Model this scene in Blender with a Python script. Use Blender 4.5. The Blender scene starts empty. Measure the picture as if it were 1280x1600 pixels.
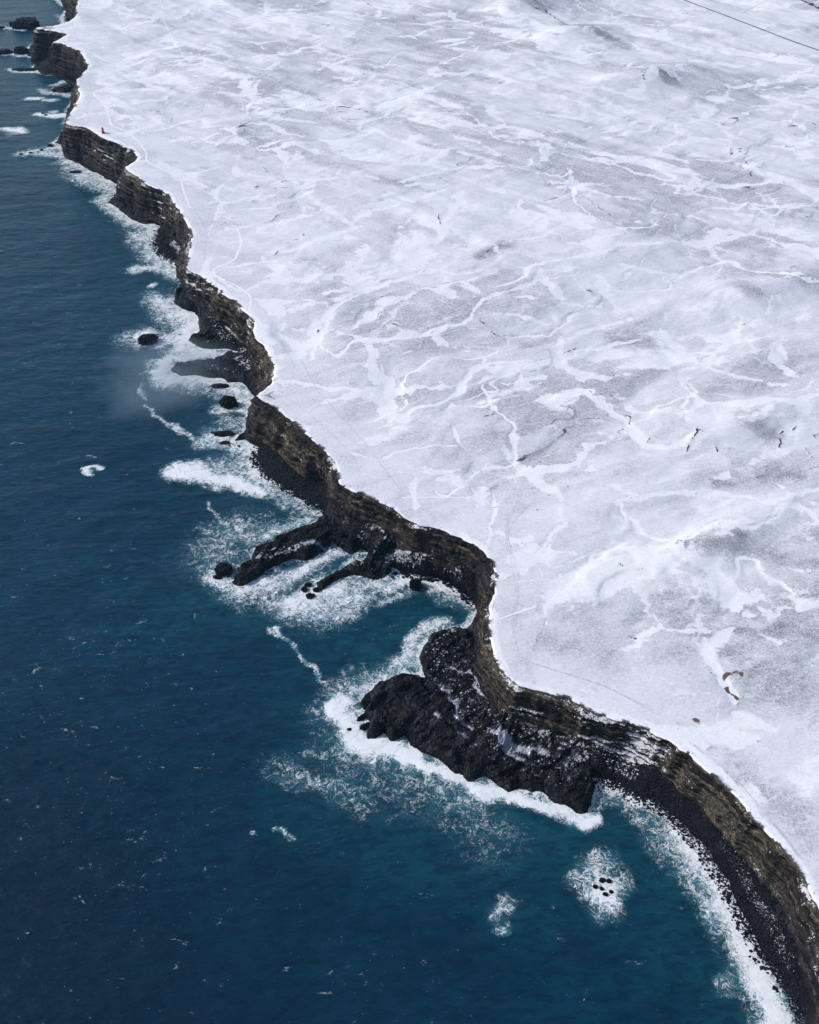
import bpy, math, random
import numpy as np
random.seed(7)
scn = bpy.context.scene
COL = scn.collection
R = math.radians
# ------------------------------------------------------------------ camera
HC = 370.0; PITCH = R(41.0); VF = R(53.0); F = 800 / math.tan(VF / 2)
cam = bpy.data.cameras.new('camera'); camo = bpy.data.objects.new('camera', cam); COL.objects.link(camo)
camo.location = (0, 0, HC); camo.rotation_euler = (math.pi / 2 - PITCH, 0, 0)
cam.sensor_fit = 'VERTICAL'; cam.angle = VF; cam.clip_start = 1; cam.clip_end = 60000
scn.camera = camo
# ------------------------------------------------------------------ light
SUN_EL = R(36); SUN_AZ = R(-78)          # azimuth clockwise from +Y (the sun stands out at sea, left of the view)
w = bpy.data.worlds.new('World'); scn.world = w; w.use_nodes = True
wn = w.node_tree; bg = wn.nodes['Background']; bg.inputs[1].default_value = 0.11
sky = wn.nodes.new('ShaderNodeTexSky'); sky.sky_type = 'NISHITA'; sky.sun_disc = False
sky.sun_elevation = SUN_EL; sky.sun_rotation = SUN_AZ; sky.air_density = 1.2; sky.dust_density = 1.5; sky.ozone_density = 1.6
wn.links.new(sky.outputs[0], bg.inputs[0])
sl = bpy.data.lights.new('sun', 'SUN'); sl.energy = 3.2; sl.angle = R(0.6); sl.color = (1.0, .955, .93)
so = bpy.data.objects.new('sun', sl); COL.objects.link(so); so.location = (-300, 200, 600)
so.rotation_euler = (math.pi / 2 - SUN_EL, 0, math.pi - SUN_AZ)
scn.view_settings.view_transform = 'Standard'; scn.view_settings.look = 'None'; scn.view_settings.gamma = 1
scn.view_settings.exposure = 0.12

# ------------------------------------------------------------------ numpy tools
def _h(ix, iy, iz, seed):
    h = (ix.astype(np.uint32) * np.uint32(374761393)) ^ (iy.astype(np.uint32) * np.uint32(668265263)) ^ (iz.astype(np.uint32) * np.uint32(2147483647 - 5)) ^ np.uint32(seed * 2246822519 & 0xffffffff)
    h = (h ^ (h >> np.uint32(13))) * np.uint32(1274126177)
    h = (h ^ (h >> np.uint32(15))) * np.uint32(2654435761)
    return ((h ^ (h >> np.uint32(16))) & np.uint32(0xffffff)).astype(np.float32) / np.float32(0xffffff)
def noise(x, y, z=None, seed=0):
    fx = np.floor(x); fy = np.floor(y); ix = fx.astype(np.int64); iy = fy.astype(np.int64)
    u = (x - fx).astype(np.float32); v = (y - fy).astype(np.float32)
    u = u * u * (3 - 2 * u); v = v * v * (3 - 2 * v)
    def sl_(iz):
        a = _h(ix, iy, iz, seed); b = _h(ix + 1, iy, iz, seed); c = _h(ix, iy + 1, iz, seed); d = _h(ix + 1, iy + 1, iz, seed)
        return (a + (b - a) * u) * (1 - v) + (c + (d - c) * u) * v
    if z is None: return sl_(np.zeros_like(ix))
    fz = np.floor(z); iz = fz.astype(np.int64); t = (z - fz).astype(np.float32); t = t * t * (3 - 2 * t)
    return sl_(iz) * (1 - t) + sl_(iz + 1) * t
def fbm(x, y, z=None, o=4, seed=0, ridge=False):
    s = 0; a = .5; n = 0
    for i in range(o):
        k = 2.03 ** i
        # rotate each octave so the lattice never shows
        c, q = math.cos(1.1 * i + .4), math.sin(1.1 * i + .4)
        v = noise((x * c - y * q) * k, (x * q + y * c) * k, None if z is None else z * k, seed + i * 17)
        if ridge: v = 1 - abs(2 * v - 1)
        s = s + v * a; n += a; a *= .5
    return s / n
def ss(a, b, x):
    t = np.clip((x - a) / (b - a), 0, 1); return t * t * (3 - 2 * t)
def U(u, v, z=0.0):
    a = (u - 640) / F; b = (800 - v) / F
    dy = math.cos(PITCH) + b * math.sin(PITCH); dz = -math.sin(PITCH) + b * math.cos(PITCH)
    t = (z - HC) / dz
    return (a * t, dy * t)
def ztop(x, y): return 28 + .009 * (np.clip(y, -200, 3000) - 170)
def UT(u, v):
    z = 30.
    for _ in range(12):
        p = U(u, v, z); z = float(ztop(p[0], p[1]))
    return p
def mpp(x, y, z=30.):                     # metres per photo pixel at a place
    return (y * math.cos(PITCH) + (HC - z) * math.sin(PITCH)) / F
def rd(s): return [tuple(float(q) for q in p.split(',')) for p in s.replace('\n', ' ').split()]
def catmull(P, step):
    P = np.asarray(P, float); out = []
    n = len(P)
    for i in range(n - 1):
        p0 = P[max(i - 1, 0)]; p1 = P[i]; p2 = P[i + 1]; p3 = P[min(i + 2, n - 1)]
        k = max(2, int(np.hypot(*(p2 - p1)[:2]) / step))
        t = (np.arange(k) / k)[:, None]
        m1 = (p2 - p0) * .38; m2 = (p3 - p1) * .38
        out.append((2*t**3 - 3*t**2 + 1) * p1 + (t**3 - 2*t**2 + t) * m1 + (-2*t**3 + 3*t**2) * p2 + (t**3 - t**2) * m2)
    out.append(P[-1:]); return np.concatenate(out)
def axis(parts):                          # [(start, spacing), ..., (end, _)] with spacing changing linearly between knots
    a = [parts[0][0]]; 
    for (s0, d0), (s1, d1) in zip(parts[:-1], parts[1:]):
        while a[-1] < s1:
            f = (a[-1] - s0) / (s1 - s0); a.append(a[-1] + d0 + (d1 - d0) * f)
    return np.array(a)
class Grid:
    def __init__(s, xs, ys):
        s.xs, s.ys = xs, ys; s.X, s.Y = np.meshgrid(xs, ys); s.WX, s.WY = s.X, s.Y
    def warp(s, amp, wl, seed, o=3):
        s.WX = s.X + (fbm(s.X / wl, s.Y / wl, o=o, seed=seed) - .5) * 2 * amp
        s.WY = s.Y + (fbm(s.X / wl + 31, s.Y / wl, o=o, seed=seed + 5) - .5) * 2 * amp
    def dist(s, P, rad, vals=None, warp=False):
        D = np.full(s.X.shape, rad, np.float32); V = None if vals is None else np.zeros(s.X.shape, np.float32)
        X, Y = (s.WX, s.WY) if warp else (s.X, s.Y); e = rad + (12 if warp else 0)
        for i in range(len(P) - 1):
            a, b = P[i][:2], P[i + 1][:2]
            i0, i1 = np.searchsorted(s.xs, [min(a[0], b[0]) - e, max(a[0], b[0]) + e]); j0, j1 = np.searchsorted(s.ys, [min(a[1], b[1]) - e, max(a[1], b[1]) + e])
            if i1 <= i0 or j1 <= j0: continue
            x = X[j0:j1, i0:i1] - a[0]; y = Y[j0:j1, i0:i1] - a[1]; dx, dy = b[0] - a[0], b[1] - a[1]; l2 = dx*dx + dy*dy + 1e-9
            t = np.clip((x * dx + y * dy) / l2, 0, 1); d = np.hypot(x - t * dx, y - t * dy)
            W = D[j0:j1, i0:i1]; m = d < W; W[m] = d[m]
            if V is not None: V[j0:j1, i0:i1][m] = (vals[i] + (vals[i + 1] - vals[i]) * t)[m]
        return D if V is None else (D, V)
    def splat(s, out, P, wid, st, soft=.5):   # polyline P with half-width wid (m, per point or scalar), max-blended into out
        P = np.asarray(P, float)
        wd = np.full(len(P), float(wid)) if np.isscalar(wid) else np.asarray(wid, float)
        if len(P) == 1: P = np.concatenate([P, P + [[.01, 0]]]); wd = np.repeat(wd, 2)
        for i in range(len(P) - 1):
            a, b = P[i], P[i + 1]; e = max(wd[i], wd[i + 1]) * (1 + soft) + 12
            i0, i1 = np.searchsorted(s.xs, [min(a[0], b[0]) - e, max(a[0], b[0]) + e]); j0, j1 = np.searchsorted(s.ys, [min(a[1], b[1]) - e, max(a[1], b[1]) + e])
            if i1 <= i0 or j1 <= j0: continue
            x = s.WX[j0:j1, i0:i1] - a[0]; y = s.WY[j0:j1, i0:i1] - a[1]; dx, dy = b[0] - a[0], b[1] - a[1]; l2 = dx*dx + dy*dy + 1e-9
            t = np.clip((x * dx + y * dy) / l2, 0, 1); d = np.hypot(x - t * dx, y - t * dy) / (wd[i] + (wd[i + 1] - wd[i]) * t)
            v = st * (1 - ss(1 - soft, 1 + soft, d)); W = out[j0:j1, i0:i1]; np.maximum(W, v, out=W)
    def inside(s, P):
        P = np.asarray(P)[:, :2]; Q = np.roll(P, -1, 0); M = np.zeros(s.X.shape, bool)
        for j, y in enumerate(s.ys):
            c = (P[:, 1] > y) != (Q[:, 1] > y)
            if not c.any(): continue
            p, q = P[c], Q[c]; xc = np.sort(p[:, 0] + (y - p[:, 1]) / (q[:, 1] - p[:, 1]) * (q[:, 0] - p[:, 0]))
            M[j] = (np.searchsorted(xc, s.xs) % 2) == 1
        return M
    def at(s, A, x, y):
        i = np.clip(np.searchsorted(s.xs, x) - 1, 0, len(s.xs) - 2); j = np.clip(np.searchsorted(s.ys, y) - 1, 0, len(s.ys) - 2)
        u = np.clip((x - s.xs[i]) / (s.xs[i + 1] - s.xs[i]), 0, 1); v = np.clip((y - s.ys[j]) / (s.ys[j + 1] - s.ys[j]), 0, 1)
        return (A[j, i] * (1 - u) + A[j, i + 1] * u) * (1 - v) + (A[j + 1, i] * (1 - u) + A[j + 1, i + 1] * u) * v
def mesh_from(name, co, quads, mats, col=None, smooth=True, tris=None):
    me = bpy.data.meshes.new(name); me.vertices.add(len(co)); me.vertices.foreach_set('co', np.asarray(co, np.float32).ravel())
    q = np.asarray(quads, np.int32); n = q.shape[1]
    me.loops.add(q.size); me.loops.foreach_set('vertex_index', q.ravel())
    me.polygons.add(len(q)); me.polygons.foreach_set('loop_start', np.arange(0, q.size, n, dtype=np.int32))
    me.polygons.foreach_set('use_smooth', np.full(len(q), smooth)); me.update(calc_edges=True)
    if col is not None:
        a = me.color_attributes.new('m', 'FLOAT_COLOR', 'POINT'); a.data.foreach_set('color', np.asarray(col, np.float32).ravel())
    me.materials.append(mats); o = bpy.data.objects.new(name, me); COL.objects.link(o); return o
def grid_mesh(name, g, Z, keep, mat, col, smooth=True):     # keep: bool per vertex; a cell stays when its four corners do
    k = keep[:-1, :-1] & keep[1:, :-1] & keep[:-1, 1:] & keep[1:, 1:]
    idx = np.arange(g.X.size).reshape(g.X.shape)
    q = np.stack([idx[:-1, :-1][k], idx[:-1, 1:][k], idx[1:, 1:][k], idx[1:, :-1][k]], 1)
    u, inv = np.unique(q, return_inverse=True)
    co = np.stack([g.X.ravel()[u], g.Y.ravel()[u], Z.ravel()[u]], 1)
    return mesh_from(name, co, inv.reshape(q.shape), mat, np.stack([c.ravel()[u] for c in col], 1), smooth)
def tag(o, label=None, cat=None, group=None, kind=None):
    if label: o['label'] = label
    if cat: o['category'] = cat
    if group: o['group'] = group
    if kind: o['kind'] = kind
    return o

# ------------------------------------------------------------------ material tools
class NT:
    def __init__(s, name):
        s.m = bpy.data.materials.new(name); s.m.use_nodes = True; s.t = s.m.node_tree; s.b = s.t.nodes['Principled BSDF']
        s.pos = s.n('ShaderNodeTexCoord').outputs['Object']
    def n(s, t, **k):
        x = s.t.nodes.new(t)
        for a, b in k.items(): setattr(x, a, b)
        return x
    def link(s, v, i):
        if isinstance(v, bpy.types.NodeSocket): s.t.links.new(v, i)
        elif isinstance(v, tuple) and len(v) == 3 and i.type == 'RGBA': i.default_value = (*v, 1)
        else: i.default_value = v
    def math(s, op, a, b=0., c=0., clamp=False):
        x = s.n('ShaderNodeMath', operation=op, use_clamp=clamp); s.link(a, x.inputs[0]); s.link(b, x.inputs[1]); s.link(c, x.inputs[2]); return x.outputs[0]
    def mix(s, f, a, b, mode='MIX'):
        x = s.n('ShaderNodeMix', data_type='RGBA', blend_type=mode); s.link(f, x.inputs[0]); s.link(a, x.inputs[6]); s.link(b, x.inputs[7]); return x.outputs[2]
    def mr(s, v, a, b, c=0., d=1., smooth=True):
        x = s.n('ShaderNodeMapRange', interpolation_type='SMOOTHSTEP' if smooth else 'LINEAR'); s.link(v, x.inputs[0])
        for i, q in enumerate((a, b, c, d)): s.link(q, x.inputs[i + 1])
        return x.outputs[0]
    def map(s, sc, rot=0., vec=None):
        x = s.n('ShaderNodeMapping'); s.link(vec or s.pos, x.inputs[0]); x.inputs[2].default_value = (0, 0, rot); x.inputs[3].default_value = sc if isinstance(sc, tuple) else (sc,) * 3; return x.outputs[0]
    def amap(s, sc, deg, vec=None):      # features stretched along the heading deg
        return s.map(sc, 0, s.map(1., R(-deg), vec))
    def noise(s, vec, sc=1., det=4., rough=.55, dist=0., dim='3D'):
        x = s.n('ShaderNodeTexNoise', noise_dimensions=dim); s.link(vec, x.inputs['Vector']); x.inputs['Scale'].default_value = sc; x.inputs['Detail'].default_value = det; x.inputs['Roughness'].default_value = rough; x.inputs['Distortion'].default_value = dist; return x.outputs[0]
    def vor(s, vec, sc=1., feat='F1', rnd=1.):
        x = s.n('ShaderNodeTexVoronoi', feature=feat); s.link(vec, x.inputs['Vector']); x.inputs['Scale'].default_value = sc; x.inputs['Randomness'].default_value = rnd; return x.outputs[0]
    def ramp(s, v, stops):
        x = s.n('ShaderNodeValToRGB'); s.link(v, x.inputs[0]); e = x.color_ramp.elements
        while len(e) < len(stops): e.new(.5)
        for k, (p, c) in zip(e, stops): k.position = p; k.color = (*c, 1)
        return x.outputs[0]
    def cells(s, vec, sc=1.):
        x = s.n('ShaderNodeTexVoronoi'); s.link(vec, x.inputs['Vector']); x.inputs['Scale'].default_value = sc; y = s.n('ShaderNodeSeparateColor'); s.link(x.outputs['Color'], y.inputs[0]); return y.outputs[0]
    def warpv(s, amp, sc, vec=None, det=3, off=0.):
        nz = s.n('ShaderNodeTexNoise'); s.link(vec or s.pos, nz.inputs[0]); nz.inputs['Scale'].default_value = sc; nz.inputs['Detail'].default_value = det; nz.inputs['Roughness'].default_value = .62
        m = s.n('ShaderNodeVectorMath', operation='MULTIPLY_ADD'); s.link(nz.outputs['Color'], m.inputs[0]); m.inputs[1].default_value = (amp,) * 3; s.link(vec or s.pos, m.inputs[2]); return m.outputs[0]
    def attr(s, name='m'):
        x = s.n('ShaderNodeAttribute', attribute_name=name); y = s.n('ShaderNodeSeparateColor'); s.link(x.outputs[0], y.inputs[0]); return y.outputs[0], y.outputs[1], y.outputs[2], x.outputs[3]
    def bump(s, h, st, d=1., nrm=None):
        x = s.n('ShaderNodeBump'); s.link(h, x.inputs['Height']); x.inputs['Strength'].default_value = st; x.inputs['Distance'].default_value = d
        if nrm: s.link(nrm, x.inputs['Normal'])
        return x.outputs[0]
    def nz(s):
        g = s.n('ShaderNodeNewGeometry'); y = s.n('ShaderNodeSeparateXYZ'); s.link(g.outputs['Normal'], y.inputs[0]); return y.outputs[2]
    def z(s):
        y = s.n('ShaderNodeSeparateXYZ'); s.link(s.pos, y.inputs[0]); return y.outputs[2]
    def out(s, base, rough=.8, nrm=None, spec=.3):
        s.link(base, s.b.inputs['Base Color']); s.link(rough, s.b.inputs['Roughness']); s.link(spec, s.b.inputs['Specular IOR Level'])
        if nrm: s.link(nrm, s.b.inputs['Normal'])
        return s.m

SNOW = (.80, .81, .86)
def mat_snow():
    s = NT('wind_blown_snow'); drift, dark, dust, brown = s.attr()
    y_ = s.n('ShaderNodeSeparateXYZ'); s.link(s.pos, y_.inputs[0]); yf = s.mr(y_.outputs[1], 500., 800.)
    def two(sc, det, rough, dist=.5):    # heading turns from the near ground to the far ground
        A = s.noise(s.amap(sc, 24), 1, det, rough, dist); B = s.noise(s.amap(sc, -36), 1, det, rough, dist)
        return s.math('ADD', s.math('MULTIPLY', A, s.math('SUBTRACT', 1., yf)), s.math('MULTIPLY', B, yf))
    streak = two((.016, .05, .03), 5, .6)
    patch = s.noise(s.map(.03), 1, 6, .62, .8)
    fine = s.noise(s.map((1.1, 1.5, 1.)), .55, 5, .75)
    rag = s.noise(s.map((.10, .14, .1)), 1, 6, .72, .5)
    drift = s.mr(s.math('ADD', drift, s.math('MULTIPLY', s.math('SUBTRACT', rag, .5), s.math('MULTIPLY', s.mr(drift, .02, .3), 1.7))), .12, .95)
    streak2 = two((.04, .14, .1), 6, .7)
    v1 = s.noise(s.map((.010, .017, .01)), 1, 9, .60, .3); v2 = s.noise(s.map((.030, .045, .03)), 1, 7, .62, .4)
    gate = s.noise(s.map(.035), 1, 4, .6); gate2 = s.noise(s.map(.14), 1, 4, .7)
    def band(v, c0, w_): return s.mr(s.math('ABSOLUTE', s.math('SUBTRACT', v, c0)), 0., w_, 1, 0)
    vein = s.math('MAXIMUM', s.math('MULTIPLY', band(v1, .5, .020), s.mr(gate, .42, .56)), s.math('MULTIPLY', band(v2, .5, .016), s.mr(gate, .46, .62, .0, .8)))
    vein = s.math('MAXIMUM', vein, s.math('MULTIPLY', band(v1, .585, .012), s.mr(gate, .44, .56, .8, 0)))
    # low lava plates: thin even snow on top, deep snow in the channels between them, a dark lip on some edges
    pw = s.warpv(70., .011, None, 7)
    def plates(sc, wmax, gk):
        A = s.map(sc, vec=pw); e = s.vor(A, 1, 'DISTANCE_TO_EDGE'); cv = s.cells(A, 1.)
        wn = s.mr(s.noise(s.map(.020), 1, 4, .65), .42, .66, .0, wmax); d_ = s.math('SUBTRACT', e, wn)
        on = s.mr(wn, .0, wmax * .3); return s.math('MULTIPLY', s.mr(d_, -.012, .020, 1, 0), on), s.math('MULTIPLY', s.mr(s.math('ABSOLUTE', s.math('SUBTRACT', d_, .012)), .0, .010, 1, 0), on), cv
    ch1, rm1, cv1 = plates((.016, .022, .01), .085, 0); ch2, rm2, cv2 = plates((.040, .055, .03), .055, 1)
    vein = s.math('MAXIMUM', s.math('MULTIPLY', vein, .6), s.math('MAXIMUM', s.math('MULTIPLY', ch1, 1.1), s.math('MULTIPLY', ch2, s.mr(gate, .42, .60, 0, .8))))
    rim = s.math('MAXIMUM', s.math('MULTIPLY', band(v1, .523, .0045), s.mr(gate2, .50, .60)), s.math('MULTIPLY', band(v1, .573, .004), s.mr(gate2, .54, .62, .8, 0)))
    v3 = s.noise(s.map((.085, .12, .1)), 1, 6, .66, .5); g3 = s.noise(s.map(.021), 1, 4, .6)
    vein = s.math('MAXIMUM', vein, s.math('MULTIPLY', band(v3, .5, .018), s.mr(g3, .45, .6, 0, .6)))
    rim = s.math('MAXIMUM', rim, s.math('MULTIPLY', band(v3, .53, .007), s.math('MULTIPLY', s.mr(g3, .50, .62), s.mr(gate2, .5, .62, 0, .9))))
    rim = s.math('MAXIMUM', rim, s.math('MULTIPLY', s.math('MAXIMUM', rm1, rm2), s.mr(gate2, .50, .62, 0, .95)))
    drift = s.math('MAXIMUM', drift, s.math('MULTIPLY', vein, .56))
    gs = s.noise(s.map(1.), .75, 4, .85)
    grain = s.noise(s.map(1.0), 1.9, 3, .7)
    amt = s.math('ADD', s.mr(streak, .40, .66), s.math('MULTIPLY', s.mr(patch, .44, .66), .45))
    amt = s.math('MULTIPLY', amt, .46); amt = s.math('ADD', amt, s.math('MULTIPLY_ADD', s.math('SUBTRACT', streak2, .5), 1.0, s.math('MULTIPLY', s.math('SUBTRACT', cv1, .4), .35))); amt = s.math('ADD', amt, dust)
    amt = s.math('MULTIPLY', amt, s.mr(drift, .0, .75, 1, .0), clamp=True)
    thin = s.mix(s.mr(fine, .32, .68), (.38, .385, .44), (.72, .725, .78))
    base = s.mix(amt, s.mix(s.mr(fine, .3, .7), (.74, .745, .805), (.81, .815, .865)), thin)
    base = s.mix(s.math('MULTIPLY', s.mr(dust, .45, 1.2), s.mr(streak2, .38, .62)), base, (.26, .26, .33))
    base = s.mix(s.mr(drift, .2, .8, 0, .9), base, (.88, .89, .92))
    base = s.mix(s.mr(gs, .40, .58, .16, 0), base, (.38, .39, .47))
    # tufts and stones poking through where the snow is thin
    th = s.math('MULTIPLY_ADD', dust, -.05, s.math('MULTIPLY_ADD', amt, -.13, .72))
    spk = s.mr(grain, th, s.math('ADD', th, .035))
    spk = s.math('MULTIPLY', spk, s.mr(drift, .1, .5, 1, 0))
    tuft = s.mix(s.noise(s.map(.2)), (.045, .04, .045), (.10, .08, .075))
    base = s.mix(s.math('MULTIPLY', spk, .8), base, tuft)
    rk = s.mix(s.mr(grain, .35, .65), (.02, .02, .03), (.10, .09, .095))
    dark = s.math('MAXIMUM', dark, s.math('MULTIPLY', rim, s.mr(fine, .4, .6, 0, .62)))
    dk = s.mr(s.math('ADD', dark, s.math('MULTIPLY', s.math('SUBTRACT', fine, .5), .9)), .38, .62)
    base = s.mix(dk, base, rk)
    bk = s.mr(s.math('ADD', brown, s.math('MULTIPLY', s.math('SUBTRACT', fine, .5), 1.1)), .35, .7)
    base = s.mix(bk, base, (.14, .085, .055))
    h = s.math('ADD', s.math('MULTIPLY', fine, s.math('MULTIPLY_ADD', amt, .45, .12)), s.math('MULTIPLY', patch, .5))
    return s.out(base, .75, s.bump(h, .75, .6), .2)
def mat_cliff():
    s = NT('layered_basalt_cliff'); snowa, och, lowd, _ = s.attr()
    st = s.noise(s.map((.07, .07, .9)), 1, 6, .72, .08)
    big = s.noise(s.map((.05, .05, .08)), 1, 4, .6)
    fine = s.noise(s.map((.5, .5, 1.6)), 1, 5, .75)
    c = s.ramp(st, [(.30, (.012, .011, .013)), (.42, (.050, .040, .032)), (.52, (.17, .135, .085)), (.66, (.38, .32, .22))])
    f = s.math('MULTIPLY', s.mr(big, .28, .55), s.mr(fine, .3, .62)); f = s.math('MULTIPLY', f, och)
    c = s.mix(f, s.mix(s.mr(fine, .35, .7), (.014, .013, .017), (.100, .088, .086)), c)
    L = s.noise(s.map((.012, .012, .34)), 1, 3, .55, .1); c = s.mix(s.math('MULTIPLY', s.mr(L, .50, .56), s.math('MULTIPLY', och, .55)), c, s.mix(s.mr(fine, .35, .65), (.06, .05, .038), (.27, .235, .175)))
    c = s.mix(s.math('MULTIPLY', s.mr(L, .44, .48, 1, 0), .7), c, (.012, .011, .014))
    wv = s.warpv(1.2, .6); cA = s.cells(s.map((.45, .45, .8), vec=wv), 1.); cB = s.cells(s.map((1.2, 1.2, 1.8), vec=wv), 1.)
    c = s.mix(s.math('MULTIPLY', s.mr(s.math('MINIMUM', cA, cB), .05, .4, 1, 0), .55), c, (.009, .009, .012))
    ln = s.noise(s.map((.03, .03, 2.6)), 1, 3, .6, .05); c = s.mix(s.math('MULTIPLY', s.mr(ln, .40, .50, 1, 0), .45), c, (.006, .006, .009))
    blk = s.noise(s.map((.9, .9, .9)), 1, 4, .8); vc = s.noise(s.map((.55, .55, .05)), 1, 4, .7); c = s.mix(s.math('MULTIPLY', s.mr(vc, .38, .48, 1, 0), .4), c, (.006, .006, .009))
    c = s.mix(s.math('MULTIPLY', s.mr(blk, .40, .52, 1, 0), .4), c, (.007, .007, .010))
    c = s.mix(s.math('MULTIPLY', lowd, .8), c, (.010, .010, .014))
    fn2 = s.noise(s.map(1.0), 1.3, 4, .8)
    nz = s.math('ADD', s.math('MULTIPLY', s.nz(), .8), s.math('MULTIPLY', s.math('SUBTRACT', fn2, .5), 2.2))
    sg = s.noise(s.map(.06), 1, 3, .6); sn = s.mr(s.math('ADD', s.math('ADD', nz, snowa), s.math('MULTIPLY', s.math('SUBTRACT', sg, .54), 2.)), .92, 1.08)
    c = s.mix(sn, c, SNOW)
    h = s.math('ADD', s.math('ADD', fine, s.math('MULTIPLY', s.math('ADD', cA, cB), .6)), s.math('MULTIPLY', st, 1.2))
    return s.out(c, .85, s.bump(h, 1., .9), .08)
def mat_shore():
    s = NT('wet_black_shore_rock'); snowa, pool, och, wet = s.attr()
    a = s.noise(s.map(.18), 1, 6, .65, .5); b = s.noise(s.map(1.0), 1.1, 5, .75)
    v = s.vor(s.map(.55), 1)
    bed = s.noise(s.map((.9, .16, 1.2), R(-38)), .6, 5, .7, 1.2); lump = s.noise(s.map(.42), 1, 5, .75)
    c = s.mix(s.mr(b, .38, .68), (.0025, .0025, .005), (.030, .029, .044))
    c = s.mix(s.math('MULTIPLY', s.mr(bed, .52, .64), .85), c, (.090, .083, .105))
    c = s.mix(s.math('MULTIPLY', s.mr(lump, .44, .56, 1, 0), .85), c, (.0022, .0022, .0045))
    c = s.mix(s.math('MULTIPLY', s.mr(a, .54, .64), .7), c, (.095, .085, .105))
    wv = s.warpv(1.6, .5); wa = s.amap((1., .42, .8), -32, wv)
    cA = s.cells(wa, .26); cB = s.cells(wa, .85); eA = s.vor(wa, .26, 'DISTANCE_TO_EDGE'); eB = s.vor(wa, .85, 'DISTANCE_TO_EDGE')
    c = s.mix(s.math('MULTIPLY', s.mr(cA, .45, .95), .55), c, (.080, .075, .098)); c = s.mix(s.math('MULTIPLY', s.mr(cB, .1, .6, 1, 0), .6), c, (.004, .004, .007))
    ck = s.math('MAXIMUM', s.mr(eA, 0, .09, 1, 0), s.math('MULTIPLY', s.mr(eB, 0, .10, 1, 0), .6)); c = s.mix(s.math('MULTIPLY', ck, .85), c, (.0015, .0015, .003))
    c = s.mix(s.math('MULTIPLY', och, s.mr(b, .4, .6)), c, (.09, .07, .045))
    n = s.math('ADD', s.math('MULTIPLY_ADD', s.math('SUBTRACT', b, .5), 1.5, .32), s.math('MULTIPLY', s.math('SUBTRACT', 1., v), .45))
    nz = s.mr(s.nz(), .55, .9, -.25, .06)
    sn = s.mr(s.math('ADD', s.math('ADD', n, nz), s.math('MULTIPLY', snowa, .55)), 1.0, 1.08)
    c = s.mix(sn, c, (.70, .71, .77))
    c = s.mix(pool, c, (.30, .31, .38))
    rough = s.mix(wet, (.8, .8, .8), (.38, .38, .38)); rough = s.mix(pool, rough, (.3, .3, .3))
    h = s.math('MULTIPLY', s.math('ADD', s.math('ADD', s.math('MULTIPLY', b, .7), s.math('MULTIPLY', s.math('ADD', cA, cB), .9)), s.math('SUBTRACT', bed, ck)), s.math('SUBTRACT', 1., pool))
    return s.out(c, rough, s.bump(h, 1., 1.6), s.math('MULTIPLY_ADD', pool, .25, .16))
def mat_boulder():
    s = NT('dark_basalt_boulder'); b = s.noise(s.map(1.), 1.5, 4, .7)
    big = s.noise(s.map(.07), 1, 3)
    c = s.mix(s.mr(b, .35, .7), (.004, .004, .007), (.024, .024, .035))
    snowa, _, _, _ = s.attr()
    nz = s.math('ADD', s.nz(), s.math('MULTIPLY', s.math('SUBTRACT', b, .5), .6))
    sn = s.mr(s.math('ADD', nz, snowa), 1.25, 1.4)
    return s.out(s.mix(sn, c, SNOW), .7, s.bump(b, .6, .3), .08)
def mat_searock():
    s = NT('wet_sea_rock'); b = s.noise(s.map(1.), .8, 5, .7)
    c = s.mix(s.mr(b, .38, .68), (.004, .004, .007), (.03, .026, .034))
    return s.out(c, .5, s.bump(b, 1., 1.6), .12)
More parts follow.
